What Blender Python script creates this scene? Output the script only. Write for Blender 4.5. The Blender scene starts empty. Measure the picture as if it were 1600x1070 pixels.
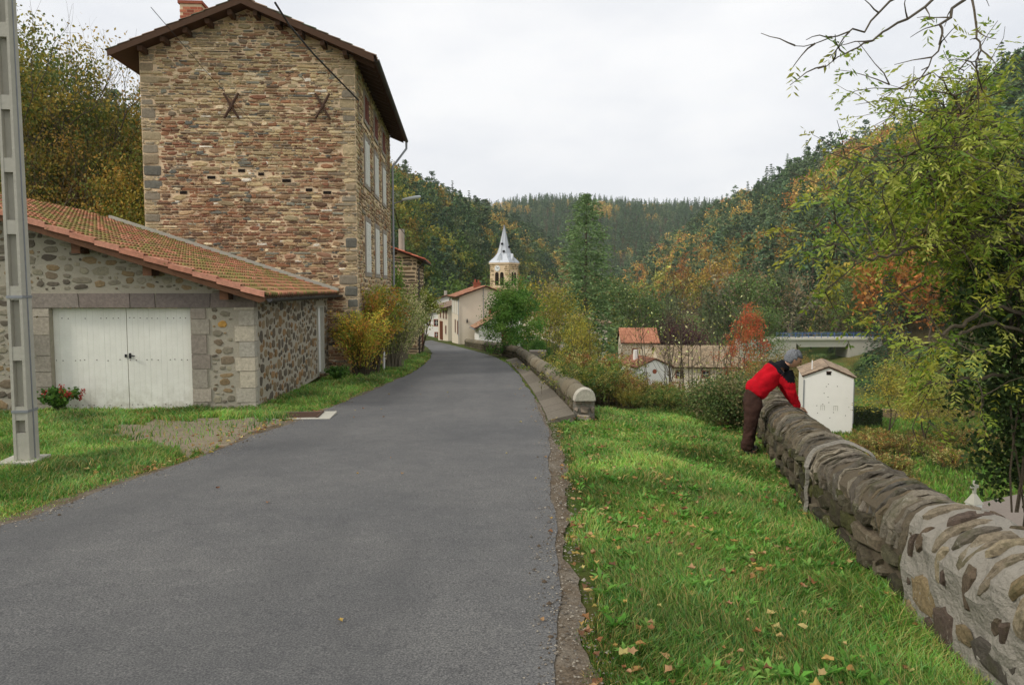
import bpy, math, random
import numpy as np
from math import sin, cos, pi, radians, sqrt, atan2
from mathutils import Vector, Matrix, noise as mnoise
random.seed(7); RNG = np.random.default_rng(11)
sc = bpy.context.scene
# ---------------------------------------------------------------- camera, light, exposure
FPX = 1150.0; PITCH = math.atan(85/1150); EYE = 1.7
cam_d = bpy.data.cameras.new('camera'); cam = bpy.data.objects.new('camera', cam_d)
sc.collection.objects.link(cam); sc.camera = cam
cam.location = (0, 0, EYE); cam.rotation_euler = (pi/2 - PITCH, 0, 0)
cam_d.sensor_width = 36; cam_d.lens = 36*FPX/1600; cam_d.clip_start = 0.05; cam_d.clip_end = 6000
SUN_EL, SUN_AZ = radians(42), radians(-115)       # azimuth from +Y (north) clockwise: light from behind-left
wd = bpy.data.worlds.new('World'); sc.world = wd; wd.use_nodes = True
nt = wd.node_tree; nt.nodes.clear()
def wn(t, **k):
    n = nt.nodes.new(t)
    for a, b in k.items(): setattr(n, a, b)
    return n
sky = wn('ShaderNodeTexSky', sky_type='NISHITA', sun_disc=False, sun_elevation=SUN_EL, sun_rotation=SUN_AZ, air_density=1.0, dust_density=2.5)
bg1 = wn('ShaderNodeBackground'); bg1.inputs[1].default_value = 0.10; nt.links.new(sky.outputs[0], bg1.inputs[0])
tc = wn('ShaderNodeTexCoord'); mp = wn('ShaderNodeMapping'); mp.inputs['Scale'].default_value = (1.2, 1.2, 3.2)
nt.links.new(tc.outputs['Generated'], mp.inputs[0])
nz = wn('ShaderNodeTexNoise'); nz.inputs['Scale'].default_value = 1.9; nz.inputs['Detail'].default_value = 7; nz.inputs['Roughness'].default_value = .52
nt.links.new(mp.outputs[0], nz.inputs['Vector'])
cr = wn('ShaderNodeValToRGB'); e = cr.color_ramp.elements
e[0].position = .34; e[0].color = (.79, .815, .86, 1); e[1].position = .62; e[1].color = (1.0, 1.0, 1.0, 1)
nt.links.new(nz.outputs['Fac'], cr.inputs[0])
bg2 = wn('ShaderNodeBackground'); bg2.inputs[1].default_value = 1.08; nt.links.new(cr.outputs[0], bg2.inputs[0])
mx = wn('ShaderNodeMixShader'); mx.inputs[0].default_value = .93
nt.links.new(bg1.outputs[0], mx.inputs[1]); nt.links.new(bg2.outputs[0], mx.inputs[2])
wo = wn('ShaderNodeOutputWorld'); nt.links.new(mx.outputs[0], wo.inputs[0])
sl = bpy.data.lights.new('sun', 'SUN'); sun = bpy.data.objects.new('sun', sl); sc.collection.objects.link(sun)
sl.energy = 2.1; sl.angle = radians(12); sl.color = (1, .95, .87)
_d = Vector((sin(SUN_AZ)*cos(SUN_EL), cos(SUN_AZ)*cos(SUN_EL), sin(SUN_EL)))
sun.rotation_euler = (-_d).to_track_quat('-Z', 'Y').to_euler()
sc.view_settings.view_transform = 'Standard'; sc.view_settings.look = 'None'
sc.view_settings.exposure = 0.0; sc.view_settings.gamma = 1
sc.render.engine = 'CYCLES'
sc.cycles.max_bounces = 5; sc.cycles.transparent_max_bounces = 8; sc.cycles.diffuse_bounces = 3

# ---------------------------------------------------------------- measuring helpers
def P(px, py, Y):
    u = (px-800)/FPX; v = (535-py)/FPX
    dy = cos(PITCH)+v*sin(PITCH); dz = -sin(PITCH)+v*cos(PITCH); t = Y/dy
    return Vector((t*u, Y, EYE+t*dz))
def roadz(y):
    y = np.asarray(y, float)
    r = np.where(y < 30, -.045*y, -1.35-.054*(y-30))
    return np.where(y > 120, -1.35-.054*90, r)
def rz_(y): return float(roadz(y))
def G(px, py):
    a, b = .5, 200.0
    for _ in range(50):
        m = (a+b)/2
        if P(px, py, m).z > rz_(m): a = m
        else: b = m
    q = P(px, py, a); q.z = rz_(a); return q
def S(r, g, b, k=1.0):
    f = lambda c: (c/255/12.92 if c/255 <= .04045 else ((c/255+.055)/1.055)**2.4)*k
    return (f(r), f(g), f(b))

# ---------------------------------------------------------------- materials
M = {}
def newmat(name):
    m = bpy.data.materials.new(name); m.use_nodes = True; M[name] = m
    n = m.node_tree; n.nodes.clear(); return m, n
def node(n, t, **k):
    o = n.nodes.new(t)
    for a, b in k.items():
        if a[0] == '_': o.inputs[a[1:].replace('_', ' ')].default_value = b
        else: setattr(o, a, b)
    return o
def ramp(n, src, stops):
    r = node(n, 'ShaderNodeValToRGB'); el = r.color_ramp.elements
    while len(el) < len(stops): el.new(.5)
    for i, (p, c) in enumerate(stops):
        el[i].position = p; el[i].color = tuple(c)+(1,) if len(c) == 3 else c
    n.links.new(src, r.inputs[0]); return r.outputs[0]
def noise(n, scale, detail=5, rough=.6, vec=None, coord='Object', dist=0):
    if vec is None:
        t = node(n, 'ShaderNodeTexCoord'); vec = t.outputs[coord]
    o = node(n, 'ShaderNodeTexNoise'); o.inputs['Scale'].default_value = scale
    o.inputs['Detail'].default_value = detail; o.inputs['Roughness'].default_value = rough; o.inputs['Distortion'].default_value = dist
    n.links.new(vec, o.inputs['Vector']); return o.outputs['Fac']
def mixc(n, fac, a, b, mode='MIX'):
    o = node(n, 'ShaderNodeMix', data_type='RGBA', blend_type=mode)
    for sock, val in ((o.inputs[0], fac), (o.inputs[6], a), (o.inputs[7], b)):
        if hasattr(val, 'is_linked'): n.links.new(val, sock)
        elif isinstance(val, (int, float)): sock.default_value = val
        else: sock.default_value = tuple(val)+(1,) if len(val) == 3 else val
    return o.outputs[2]
def bump(n, h, strength=.5, dist=.02, normal=None):
    b = node(n, 'ShaderNodeBump'); b.inputs['Strength'].default_value = strength; b.inputs['Distance'].default_value = dist
    n.links.new(h, b.inputs['Height'])
    if normal: n.links.new(normal, b.inputs['Normal'])
    return b.outputs[0]
def finish(n, col, rough=.85, nrm=None, metal=0, spec=.3):
    p = node(n, 'ShaderNodeBsdfPrincipled')
    if hasattr(col, 'is_linked'): n.links.new(col, p.inputs['Base Color'])
    else: p.inputs['Base Color'].default_value = tuple(col)+(1,)
    p.inputs['Roughness'].default_value = rough; p.inputs['Metallic'].default_value = metal
    p.inputs['Specular IOR Level'].default_value = spec
    if nrm: n.links.new(nrm, p.inputs['Normal'])
    o = node(n, 'ShaderNodeOutputMaterial'); n.links.new(p.outputs[0], o.inputs[0]); return p
def simple(name, col, rough=.8, ns=8, var=.25, bs=.3, bd=.01, metal=0, spec=.3, ns2=None):
    m, n = newmat(name)
    f = noise(n, ns, 6, .65); f2 = noise(n, ns*.17, 3)
    c = mixc(n, f, tuple(x*(1-var) for x in col), tuple(min(1, x*(1+var)) for x in col))
    c = mixc(n, f2, mixc(n, .5, c, tuple(x*(1-var) for x in col)), c)
    finish(n, c, rough, bump(n, noise(n, ns2 or ns*3, 5), bs, bd), metal, spec); return m
def attrmat(name, rough=.85, ns=25, var=.35, bs=.5, bd=.01, spot=None):
    m, n = newmat(name)
    a = node(n, 'ShaderNodeAttribute', attribute_name='Col')
    f = noise(n, ns, 6, .7)
    c = mixc(n, 1.0, a.outputs['Color'], ramp(n, f, [(.25, (1-var,)*3), (.75, (1+var,)*3)]), 'MULTIPLY')
    if spot:
        f3 = noise(n, spot[1], 5, .7)
        c = mixc(n, ramp(n, f3, [(spot[2], (0, 0, 0)), (spot[2]+.07, (1, 1, 1))]), c, spot[0])
    finish(n, c, rough, bump(n, f, bs, bd), 0, .2); return m
def attrmat2(name):
    m, n = newmat(name)
    a = node(n, 'ShaderNodeAttribute', attribute_name='Col')
    f = noise(n, 34, 7, .75); g = noise(n, 3.1, 6, .7); h = noise(n, 7.5, 7, .75, dist=.8); k = noise(n, 110, 3, .7)
    c = mixc(n, 1.0, a.outputs['Color'], ramp(n, f, [(.28, (.45, .45, .45)), (.72, (1.5, 1.5, 1.5))]), 'MULTIPLY')
    c = mixc(n, ramp(n, g, [(.5, (0, 0, 0)), (.66, (.75, .75, .75))]), c, S(74, 76, 44))
    c = mixc(n, ramp(n, h, [(.6, (0, 0, 0)), (.66, (.8, .8, .8))]), c, S(158, 154, 138))
    c = mixc(n, ramp(n, noise(n, 1.3, 5, .7), [(.4, (.0, .0, .0)), (.7, (.45, .45, .45))]), c, S(60, 56, 48))
    finish(n, c, .95, bump(n, f, 1, .014, bump(n, k, .7, .004)), 0, .15)
    return m
def leafmat(name, trans=.3, rough=.6, v0=1.05, v1=1.75, sat=.86):
    m, n = newmat(name)
    a = node(n, 'ShaderNodeAttribute', attribute_name='Col')
    oi = node(n, 'ShaderNodeObjectInfo')
    hv = node(n, 'ShaderNodeHueSaturation'); n.links.new(a.outputs['Color'], hv.inputs['Color'])
    mr = node(n, 'ShaderNodeMapRange'); n.links.new(oi.outputs['Random'], mr.inputs[0]); mr.inputs[3].default_value = v0; mr.inputs[4].default_value = v1; hv.inputs['Saturation'].default_value = sat
    n.links.new(mr.outputs[0], hv.inputs['Value'])
    p = node(n, 'ShaderNodeBsdfPrincipled'); n.links.new(hv.outputs[0], p.inputs['Base Color']); p.inputs['Roughness'].default_value = rough; p.inputs['Specular IOR Level'].default_value = .25
    t = node(n, 'ShaderNodeBsdfTranslucent'); n.links.new(hv.outputs[0], t.inputs[0])
    mx = node(n, 'ShaderNodeMixShader'); mx.inputs[0].default_value = trans
    n.links.new(p.outputs[0], mx.inputs[1]); n.links.new(t.outputs[0], mx.inputs[2])
    o = node(n, 'ShaderNodeOutputMaterial'); n.links.new(mx.outputs[0], o.inputs[0]); return m

attrmat('stone', .9, 22, .35, .6, .012)
attrmat2('old_stone')
attrmat('tile', .85, 14, .3, .4, .006, spot=(S(120, 110, 60, .7), 5, .64))
leafmat('leaf', .3, .6, 1.05, 1.6, 1.0); leafmat('needle', .15, .7, 1.3, 1.9, .95); leafmat('grass_blade', .3, .5, 1.3, 1.3, 1.02); leafmat('ash_leaf', .4, .5, 1.45, 1.45, 1.05)
simple('mortar_tan', S(226, 200, 164), .95, 12, .25, .7, .015)
simple('mortar_grey', S(168, 160, 142), .95, 10, .2, .7, .015)
simple('mortar_dark', S(92, 82, 66), .95, 10, .35, .8, .02)
simple('mortar_new', S(150, 144, 132), .95, 9, .28, 1.0, .03, ns2=38)
simple('render_cream', S(228, 214, 192), .9, 1.5, .12, .4, .01)
simple('render_white', S(240, 236, 228), .9, 1.2, .1, .3, .01)
simple('stone_far', S(150, 128, 96), .9, 1.4, .35, .6, .05)
simple('dressed_stone', S(150, 140, 128), .9, 6, .2, .5, .01)
simple('dark_dressed', S(128, 118, 108), .9, 7, .25, .5, .01)
simple('wood_dark', S(82, 58, 40), .8, 10, .35, .5, .01)
simple('wood_orange', S(104, 72, 50), .85, 7, .6, .5, .01)
simple('shutter_white', S(228, 226, 218), .7, 6, .08, .2, .005)
simple('shutter_red', S(120, 60, 44), .7, 6, .2, .2, .005)
simple('door_brown', S(110, 58, 34), .7, 3, .2, .2, .005)
simple('iron_rust', S(84, 62, 48), .8, 25, .4, .5, .005)
simple('zinc', S(150, 152, 155), .5, 8, .15, .2, .004, .4)
simple('spire_zinc', S(196, 200, 204), .6, 1.2, .14, .2, .02, .12)
simple('gutter_dark', S(60, 56, 52), .6, 8, .2, .2, .003)
simple('concrete', S(178, 174, 160), .9, 5, .18, .6, .01)
simple('concrete_pale', S(205, 200, 186), .9, 3, .14, .4, .01)
simple('cable', S(28, 28, 30), .6, 8, .1, .1, .001)
simple('brick', S(160, 92, 68), .85, 9, .3, .5, .01)
simple('bark', S(92, 82, 66), .95, 14, .4, .9, .02)
simple('bark_pale', S(140, 130, 112), .95, 14, .3, .8, .01)
simple('blue_rail', S(86, 112, 160), .6, 4, .1, .1, .002)
simple('lamp_glass', S(216, 222, 222), .3, 4, .04, .05, .001)
simple('window_glass', S(52, 54, 58), .12, 1, .2, .02, .002, 0, .6)
simple('hole_dark', S(30, 22, 17), .95, 8, .3, .3, .01)
simple('white_plain', S(236, 236, 232), .7, 4, .05, .1, .002)
simple('terracotta', S(196, 128, 100), .85, 7, .22, .4, .006)
simple('skin', S(206, 158, 130), .55, 20, .1, .1, .002)
simple('shoe', S(42, 36, 32), .6, 20, .2, .1, .002)

# ---------------------------------------------------------------- mesh helpers
COL = sc.collection
def link(name, me, parent=None, smooth=False):
    o = bpy.data.objects.new(name, me); COL.objects.link(o)
    if parent is not None: o.parent = parent
    if smooth: me.polygons.foreach_set('use_smooth', [True]*len(me.polygons))
    return o
def tag(o, label=None, cat=None, group=None, kind=None):
    if label: o['label'] = label
    if cat: o['category'] = cat
    if group: o['group'] = group
    if kind: o['kind'] = kind
    return o
def empty(name, loc=(0, 0, 0), rz=0, label=None, cat=None, group=None):
    o = bpy.data.objects.new(name, None); COL.objects.link(o); o.location = loc; o.rotation_euler = (0, 0, rz)
    o.empty_display_size = .3
    return tag(o, label, cat, group)
def copy_tree(o, parent=None):
    c = o.copy(); COL.objects.link(c)
    if parent is not None: c.parent = parent
    for ch in list(o.children): copy_tree(ch, c)
    return c
class MB:
    def __init__(s): s.v = []; s.f = []; s.m = []; s.c = []
    def add(s, vs, fs, mat=0, col=(.5, .5, .5)):
        b = len(s.v); s.v += [tuple(x) for x in vs]
        for f in fs: s.f.append([b+i for i in f]); s.m.append(mat); s.c.append(col)
    def box(s, x0, x1, y0, y1, z0, z1, mat=0, col=(.5, .5, .5), M4=None):
        vs = [Vector((x, y, z)) for z in (z0, z1) for y in (y0, y1) for x in (x0, x1)]
        if M4 is not None: vs = [M4 @ q for q in vs]
        s.add(vs, [(0, 2, 3, 1), (4, 5, 7, 6), (0, 1, 5, 4), (2, 6, 7, 3), (0, 4, 6, 2), (1, 3, 7, 5)], mat, col)
    def prism(s, poly, off, mat=0, col=(.5, .5, .5)):
        n = len(poly); a = [Vector(p) for p in poly]; b = [p+Vector(off) for p in a]
        s.add(a+b, [tuple(range(n))[::-1], tuple(range(n, 2*n))]+[(i, (i+1) % n, n+(i+1) % n, n+i) for i in range(n)], mat, col)
    def tube(s, pts, rad, seg=8, mat=0, col=(.5, .5, .5), cap=True):
        pts = [Vector(p) for p in pts]; n = len(pts)
        if not hasattr(rad, '__len__'): rad = [rad]*n
        vs = []; up = None
        for i, p in enumerate(pts):
            d = (pts[min(i+1, n-1)]-pts[max(i-1, 0)]).normalized()
            if up is None:
                up = Vector((0, 0, 1)) if abs(d.z) < .9 else Vector((1, 0, 0))
            a = d.cross(up).normalized(); up = a.cross(d).normalized()
            for k in range(seg):
                t = 2*pi*k/seg; vs.append(p+(a*cos(t)+up*sin(t))*rad[i])
        fs = [(i*seg+k, i*seg+(k+1) % seg, (i+1)*seg+(k+1) % seg, (i+1)*seg+k) for i in range(n-1) for k in range(seg)]
        if cap: fs += [tuple(range(seg))[::-1], tuple(range((n-1)*seg, n*seg))]
        s.add(vs, fs, mat, col)
    def build(s, name, mats, parent=None, smooth=False):
        me = bpy.data.meshes.new(name); me.from_pydata(s.v, [], s.f)
        if not isinstance(mats, (list, tuple)): mats = [mats]
        for m in mats: me.materials.append(M[m])
        me.polygons.foreach_set('material_index', s.m)
        ca = me.color_attributes.new('Col', 'FLOAT_COLOR', 'CORNER')
        arr = []
        for f, c in zip(s.f, s.c): arr += [c[0], c[1], c[2], 1.0]*len(f)
        ca.data.foreach_set('color', arr)
        return link(name, me, parent, smooth)
def np_me(name, v, f, fcol, mats, midx=None):
    """v (N,3), f (K,k) same-size faces, fcol (K,3)"""
    k = f.shape[1]; me = bpy.data.meshes.new(name)
    me.vertices.add(len(v)); me.vertices.foreach_set('co', v.astype('f').ravel())
    me.loops.add(f.size); me.loops.foreach_set('vertex_index', f.astype('i').ravel())
    me.polygons.add(len(f)); me.polygons.foreach_set('loop_start', np.arange(0, f.size, k, dtype='i'))
    me.update(calc_edges=True)
    if not isinstance(mats, (list, tuple)): mats = [mats]
    for m in mats: me.materials.append(M[m])
    if midx is not None: me.polygons.foreach_set('material_index', midx.astype('i'))
    ca = me.color_attributes.new('Col', 'FLOAT_COLOR', 'CORNER')
    c4 = np.ones((len(f), 4), 'f'); c4[:, :3] = fcol
    ca.data.foreach_set('color', np.repeat(c4, k, axis=0).ravel())
    return me
def emit_stone(mb, pts2, cx, cz, ww, dep, wp, fr, mat, col):
    R = random; n = len(pts2); dd = dep*R.uniform(.35, 1.35); tx = R.uniform(-.5, .5)*dep
    vs = []
    for x, z in pts2: X, Z = wp(x, z); vs.append(fr(X, Z, -.012))
    for x, z in pts2:
        X, Z = wp(cx+(x-cx)*.94, cz+(z-cz)*.88); vs.append(fr(X, Z, dd*R.uniform(.55, .85)+tx*(x-cx)/ww))
    for x, z in pts2:
        X, Z = wp(cx+(x-cx)*.68, cz+(z-cz)*.6); vs.append(fr(X, Z, dd+tx*(x-cx)/ww+R.uniform(-.15, .15)*dep))
    fs = [(i, (i+1) % n, n+(i+1) % n, n+i) for i in range(n)]+[(n+i, n+(i+1) % n, 2*n+(i+1) % n, 2*n+i) for i in range(n)]+[tuple(range(2*n, 3*n))]
    mb.add(vs, fs, mat, col)
def rubble_field(mb, s0, s1, t0, t1, classes, gap, dep, colf, fr, keep=None, mat=1, warp=.0, jit=.1):
    """stones thrown on at random: classes = [(wmin, wmax, hmin, hmax, tries)], largest first"""
    R = random; pl = np.zeros((0, 4)); out = []
    for (w0, w1, h0, h1, tries) in classes:
        for _ in range(tries):
            w, h = R.uniform(w0, w1), R.uniform(h0, h1); x, z = R.uniform(s0+w/2, max(s0+w/2, s1-w/2)), R.uniform(t0+h/2, max(t0+h/2, t1-h/2))
            if keep and not keep(x-w/2, x+w/2, z-h/2, z+h/2): continue
            if len(pl) and np.any((np.abs(pl[:, 0]-x) < (pl[:, 2]+w)/2*.93+gap) & (np.abs(pl[:, 1]-z) < (pl[:, 3]+h)/2*.93+gap)): continue
            pl = np.vstack([pl, [x, z, w, h]]); out.append((x, z, w, h))
    for x, z, w, h in out:
        n = R.choice([7, 8, 9, 10]); a0 = R.uniform(0, 6.28); pts = []; tl = R.uniform(-.18, .18)
        for k in range(n):
            a = a0+2*pi*(k+R.uniform(-.25, .25))/n; c, s_ = cos(a), sin(a); r_ = 1/((abs(c)**3.2+abs(s_)**3.2)**(1/3.2))*R.uniform(1-jit, 1+jit)
            px_, pz_ = c*r_*w/2, s_*r_*h/2; pts.append((x+px_-pz_*tl, z+pz_+px_*tl))
        ph = x*3.1
        emit_stone(mb, pts, x, z, w, dep, lambda a, b: (a+warp*sin(b*5+1), b+warp*sin(a*4)), fr, mat, colf(x, z))
    return out
def stone_field(mb, s0, s1, t0, t1, ch, cw, gap, dep, colf, fr, keep=None, mat=1, rnd=.3, warp=.02, skip=0.0, jit=.13, clamp=None):
    R = random
    ph = [R.uniform(0, 6) for _ in range(4)]
    t = t0
    while t < t1:
        h = R.uniform(*ch); s = s0-R.uniform(0, cw[1])
        while s < s1:
            w = R.uniform(*cw)*(1.6 if R.random() < .12 else 1); hh = h*R.uniform(.68, 1.12); of = (h-hh)*R.random()
            a, b = max(s, s0)+gap/2, min(s+w, s1)-gap/2; c = t+of+gap/2; d = min(t+of+hh, t1)-gap/2; s += w
            if b-a < .03 or d-c < .015 or R.random() < skip: continue
            cx, cz = (a+b)/2, (c+d)/2
            if keep and not keep(a, b, c, d): continue
            q = R.uniform(.1, rnd)*min(b-a, d-c); pts = []
            for (x, z, sx, sz) in ((a, c, 1, 1), (b, c, -1, 1), (b, d, -1, -1), (a, d, 1, -1)):
                p1 = (x, z+sz*q); p2 = (x+sx*q*R.uniform(.8, 2.2), z)
                pts += [p1, p2] if (sx*sz > 0) else [p2, p1]
            jx = jit*min(b-a, d-c); ww = b-a
            pts2 = []
            for i in range(8):
                x, z = pts[i]
                pts2.append((x+R.uniform(-jx, jx), z+R.uniform(-jx, jx)))
                if i in (1, 5) and ww > .12:
                    x2, z2 = pts[(i+1) % 8]; pts2.append(((x+x2)/2+R.uniform(-jx, jx), (z+z2)/2+R.uniform(-jx, jx)))
            def wp(x, z):
                z = z+warp*sin(1.7*x+ph[0]+.9*z)+warp*.5*sin(5.3*x+ph[1]+z)+warp*.35*sin(11.7*x+ph[3]+2*z); x = x+warp*sin(3.1*z+ph[2])
                if clamp: x, z = clamp(x, z)
                return x, z
            emit_stone(mb, pts2, cx, cz, ww, dep, wp, fr, mat, colf(cx, cz))
        t += h
def tile_roof(mb, O, U, V, lu, lv, cu, cv, amp=.03, lift=.02, colf=None, mat=0, seg=4):
    """tiles from O: rows go down along U (length lu), columns along V (length lv); cu,cv tile size"""
    U = Vector(U).normalized(); V = Vector(V).normalized(); Nn = V.cross(U).normalized()
    if Nn.z < 0: Nn = -Nn
    O = Vector(O); nu = max(1, round(lu/cu)); nv = max(1, round(lv/cv)); cu = lu/nu; cv = lv/nv
    for i in range(nu):
        for j in range(nv):
            c = colf(i, j); vs = []
            jl = random.uniform(-.004, .004)
            for r, (uu, l) in enumerate(((i*cu-.03*(i > 0), 0.002), ((i+1)*cu, lift+jl), ((i+1)*cu, jl+.001))):
                for k in range(seg+1):
                    t = k/seg; h = amp*sin(pi*t)**.7 if r < 2 else amp*sin(pi*t)**.7-.018
                    vs.append(O+U*uu+V*((j+t)*cv)+Nn*(h+l))
            n = seg+1
            fs = [(r*n+k, r*n+k+1, (r+1)*n+k+1, (r+1)*n+k) for r in range(2) for k in range(seg)]
            mb.add(vs, fs, mat, c)
def pick(pal, v=.15):
    c = random.choice(pal); k = random.uniform(1-v, 1+v); return tuple(x*k for x in c)

# ---------------------------------------------------------------- terrain
LEFT_EDGE_PX = [(-60, 862), (35, 815), (120, 782), (230, 745), (330, 712), (395, 683), (470, 657), (530, 634), (580, 612), (620, 595), (655, 577), (672, 562), (675, 551), (668, 543), (660, 538)]
RIGHT_EDGE_PX = [(878, 1150), (874, 1035), (868, 900), (864, 800), (860, 720), (856, 680), (845, 645), (828, 612), (810, 586), (795, 569), (770, 557), (735, 547), (700, 538), (684, 534.5)]
LE = [(-5.6, -6), (-5.5, 2)]+[(q.x, q.y) for q in (G(*p) for p in LEFT_EDGE_PX)][1:]
RE = [(.34, -6), (.33, 1)]+[(q.x, q.y) for q in (G(*p) for p in RIGHT_EDGE_PX)]
LE.append((LE[-1][0]-4.5, LE[-1][1]+30)); RE.append((RE[-1][0]-5, RE[-1][1]+30))
def mono(pts):
    out = [pts[0]]
    for p in pts[1:]:
        if p[1] > out[-1][1]+.05: out.append(p)
    return np.array(out)
LEa, REa = mono(LE), mono(RE)
def lx(y): return np.interp(y, LEa[:, 1], LEa[:, 0])
def rx(y): return np.interp(y, REa[:, 1], REa[:, 0])
# near parapet line: front foot (x, y)
NW = [(2.13, -4), (2.18, 0), (2.25, 2.2), (2.41, 3.7), (2.57, 4.8), (2.7, 5.8), (2.84, 6.85), (3.08, 7.9), (3.52, 9.9), (3.95, 11.6), (4.35, 13.1)]
NWa = np.array(NW)
# far parapet: front (road-side) foot
FWp = [(897, 655), (868, 622), (845, 600), (825, 580), (807, 563)]
FW = [(q.x, q.y) for q in (G(*p) for p in FWp)]
FW2 = [FW[-1]]+[(q.x, q.y) for q in (G(*p) for p in [(775, 553), (750, 546), (726, 541)])]
def edge_x(y):
    ys = np.array([-30, 0, 3.7, 6.85, 9.9, 13.1, 14.0, 15.5]+[p[1] for p in FW[1:]]+[p[1] for p in FW2[1:]]+[66, 110, 140])
    xs = np.array([2.6, 2.75, 2.97, 3.45, 4.15, 5.1, 4.8, 3.2]+[p[0]+.9 for p in FW[1:]]+[p[0]+1.4 for p in FW2[1:]]+[4, 4, 0])
    return np.interp(y, ys, xs)
def sstep(a, b, x):
    t = np.clip((x-a)/(b-a), 0, 1); return t*t*(3-2*t)
DIP = .17
def gz0(x, y):
    x = np.asarray(x, float); y = np.asarray(y, float)
    w = np.interp(y, NWa[:, 1], NWa[:, 0])
    return roadz(y)-DIP*sstep(-1.7, -.05, x-w)*(1-sstep(12.6, 14, y))*(x > 0)
def H(x, y):
    x = np.asarray(x, float); y = np.asarray(y, float)
    base = gz0(x, y)
    d = x-edge_x(y)
    floor = -9.6-.008*np.clip(y, 0, 400)
    drop = .42*sstep(0, .8, d)*(1-.6*sstep(13.5, 15, y))+(1-.42*(1-.6*sstep(13.5, 15, y)))*sstep(.3, 17, d)**.8
    z = base+(floor-base)*np.where(d > 0, drop, 0)
    # far beyond the village everything joins the valley
    z = z+(floor-z)*sstep(95, 150, y)*sstep(-60, -20, x)
    # left bank
    lb = np.clip(-13.5-x, 0, None)*sstep(8, 20, y)+np.clip(-9.2-x, 0, None)*sstep(26, 40, y)*.5
    z = z+np.minimum(lb*.42, 22)
    # left hill spur
    s = -.979*(x+30)+.203*(y-130)
    hl = 56*(1-np.exp(-np.clip(s, 0, None)/56))*1.3
    hl = hl*(.22+.78*sstep(-.5, -.24, x/np.maximum(y, 1)))
    z = np.maximum(z, np.where(s > 0, floor+3+hl, -99))
    # right hill
    s2 = x-64-.02*(y-220)+14*np.sin(y/60.0)*.4
    hr = np.clip(s2, 0, None)*.72
    capr = 66+20*(1-sstep(260, 540, y)); hr = np.where(hr > capr, capr+(hr-capr)*.1, hr)*sstep(60, 170, y)
    hr = hr*(1-.1*np.sin(y/45.0+.5)**2)
    z = np.where(s2 > 0, np.maximum(z, floor+hr), z)
    # back hill closing the valley
    hb = 118*sstep(560, 1050, y+.15*x)*(1+.05*np.sin(x/90.0+1)+.02*np.sin(x/37.0))
    z = np.maximum(z, floor+hb)
    return z
def h_(x, y): return float(H(x, y))
# ---------------------------------------------------------------- ground materials
m, n = newmat('ground')
f1 = noise(n, .35, 8, .65); f2 = noise(n, 4, 6, .7); f3 = noise(n, 30, 4, .7)
c1 = ramp(n, f1, [(.3, S(92, 96, 44, .75)), (.5, S(72, 100, 36, .8)), (.7, S(110, 98, 56, .75))])
c2 = mixc(n, ramp(n, f2, [(.4, (0, 0, 0)), (.65, (.8, .8, .8))]), c1, S(84, 72, 44, .8))
c3 = mixc(n, 1, c2, ramp(n, f3, [(.2, (.6, .6, .6)), (.8, (1.3, 1.3, 1.3))]), 'MULTIPLY')
finish(n, c3, .95, bump(n, f3, .8, .03), 0, .1)
m, n = newmat('meadow')
f1 = noise(n, .12, 8, .7); f2 = noise(n, 2.5, 7, .75)
c1 = ramp(n, f1, [(.32, S(74, 106, 48, .8)), (.46, S(94, 122, 56, .8)), (.58, S(112, 112, 62, .8)), (.72, S(116, 96, 62, .8))])
c3 = mixc(n, 1, c1, ramp(n, f2, [(.2, (.62, .62, .62)), (.8, (1.3, 1.3, 1.3))]), 'MULTIPLY')
finish(n, c3, .95, bump(n, f2, 1, .15), 0, .1)
m, n = newmat('forest_floor')
finish(n, ramp(n, noise(n, .2, 6, .7), [(.3, S(58, 56, 36)), (.7, S(84, 76, 46))]), .95, bump(n, noise(n, 1.5, 5), 1, .3), 0, .1)
m, n = newmat('asphalt')
f1 = noise(n, .5, 6, .6); f2 = noise(n, 95, 3, .75); f3 = noise(n, 3.2, 7, .7, dist=.6); f4 = noise(n, 260, 2, .5)
c1 = ramp(n, f1, [(.3, S(86, 86, 86)), (.7, S(101, 100, 98))])
c2 = mixc(n, 1, c1, ramp(n, f2, [(.3, (.3, .3, .31)), (.5, (1, 1, 1)), (.7, (2.1, 2.05, 1.95))]), 'MULTIPLY')
c3 = mixc(n, 1, c2, ramp(n, f3, [(.3, (.84, .84, .85)), (.7, (1.12, 1.12, 1.1))]), 'MULTIPLY')
# tyre lanes and a few tar patches: wear with a shape of its own
t = node(n, 'ShaderNodeTexCoord'); mpn = node(n, 'ShaderNodeMapping'); mpn.inputs['Scale'].default_value = (.9, .12, 1)
n.links.new(t.outputs['Object'], mpn.inputs[0])
f5 = noise(n, 1.1, 4, .5, vec=mpn.outputs[0])
c3 = mixc(n, ramp(n, f5, [(.5, (0, 0, 0)), (.66, (.35, .35, .35))]), c3, S(72, 72, 72))
finish(n, c3, .82, bump(n, f2, .9, .006, bump(n, f4, .5, .002)), 0, .35)
m, n = newmat('gravel')
f1 = noise(n, 1.2, 7, .7); f2 = noise(n, 60, 3, .8)
c1 = ramp(n, f1, [(.35, S(120, 112, 92)), (.65, S(146, 132, 112))])
finish(n, mixc(n, 1, c1, ramp(n, f2, [(.3, (.6, .6, .6)), (.7, (1.4, 1.4, 1.4))]), 'MULTIPLY'), .95, bump(n, f2, 1, .01), 0, .1)
m, n = newmat('dirt')
f1 = noise(n, 2.2, 7, .7); f2 = noise(n, 45, 3, .8)
c1 = ramp(n, f1, [(.35, S(92, 78, 60)), (.65, S(116, 108, 96))])
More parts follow.
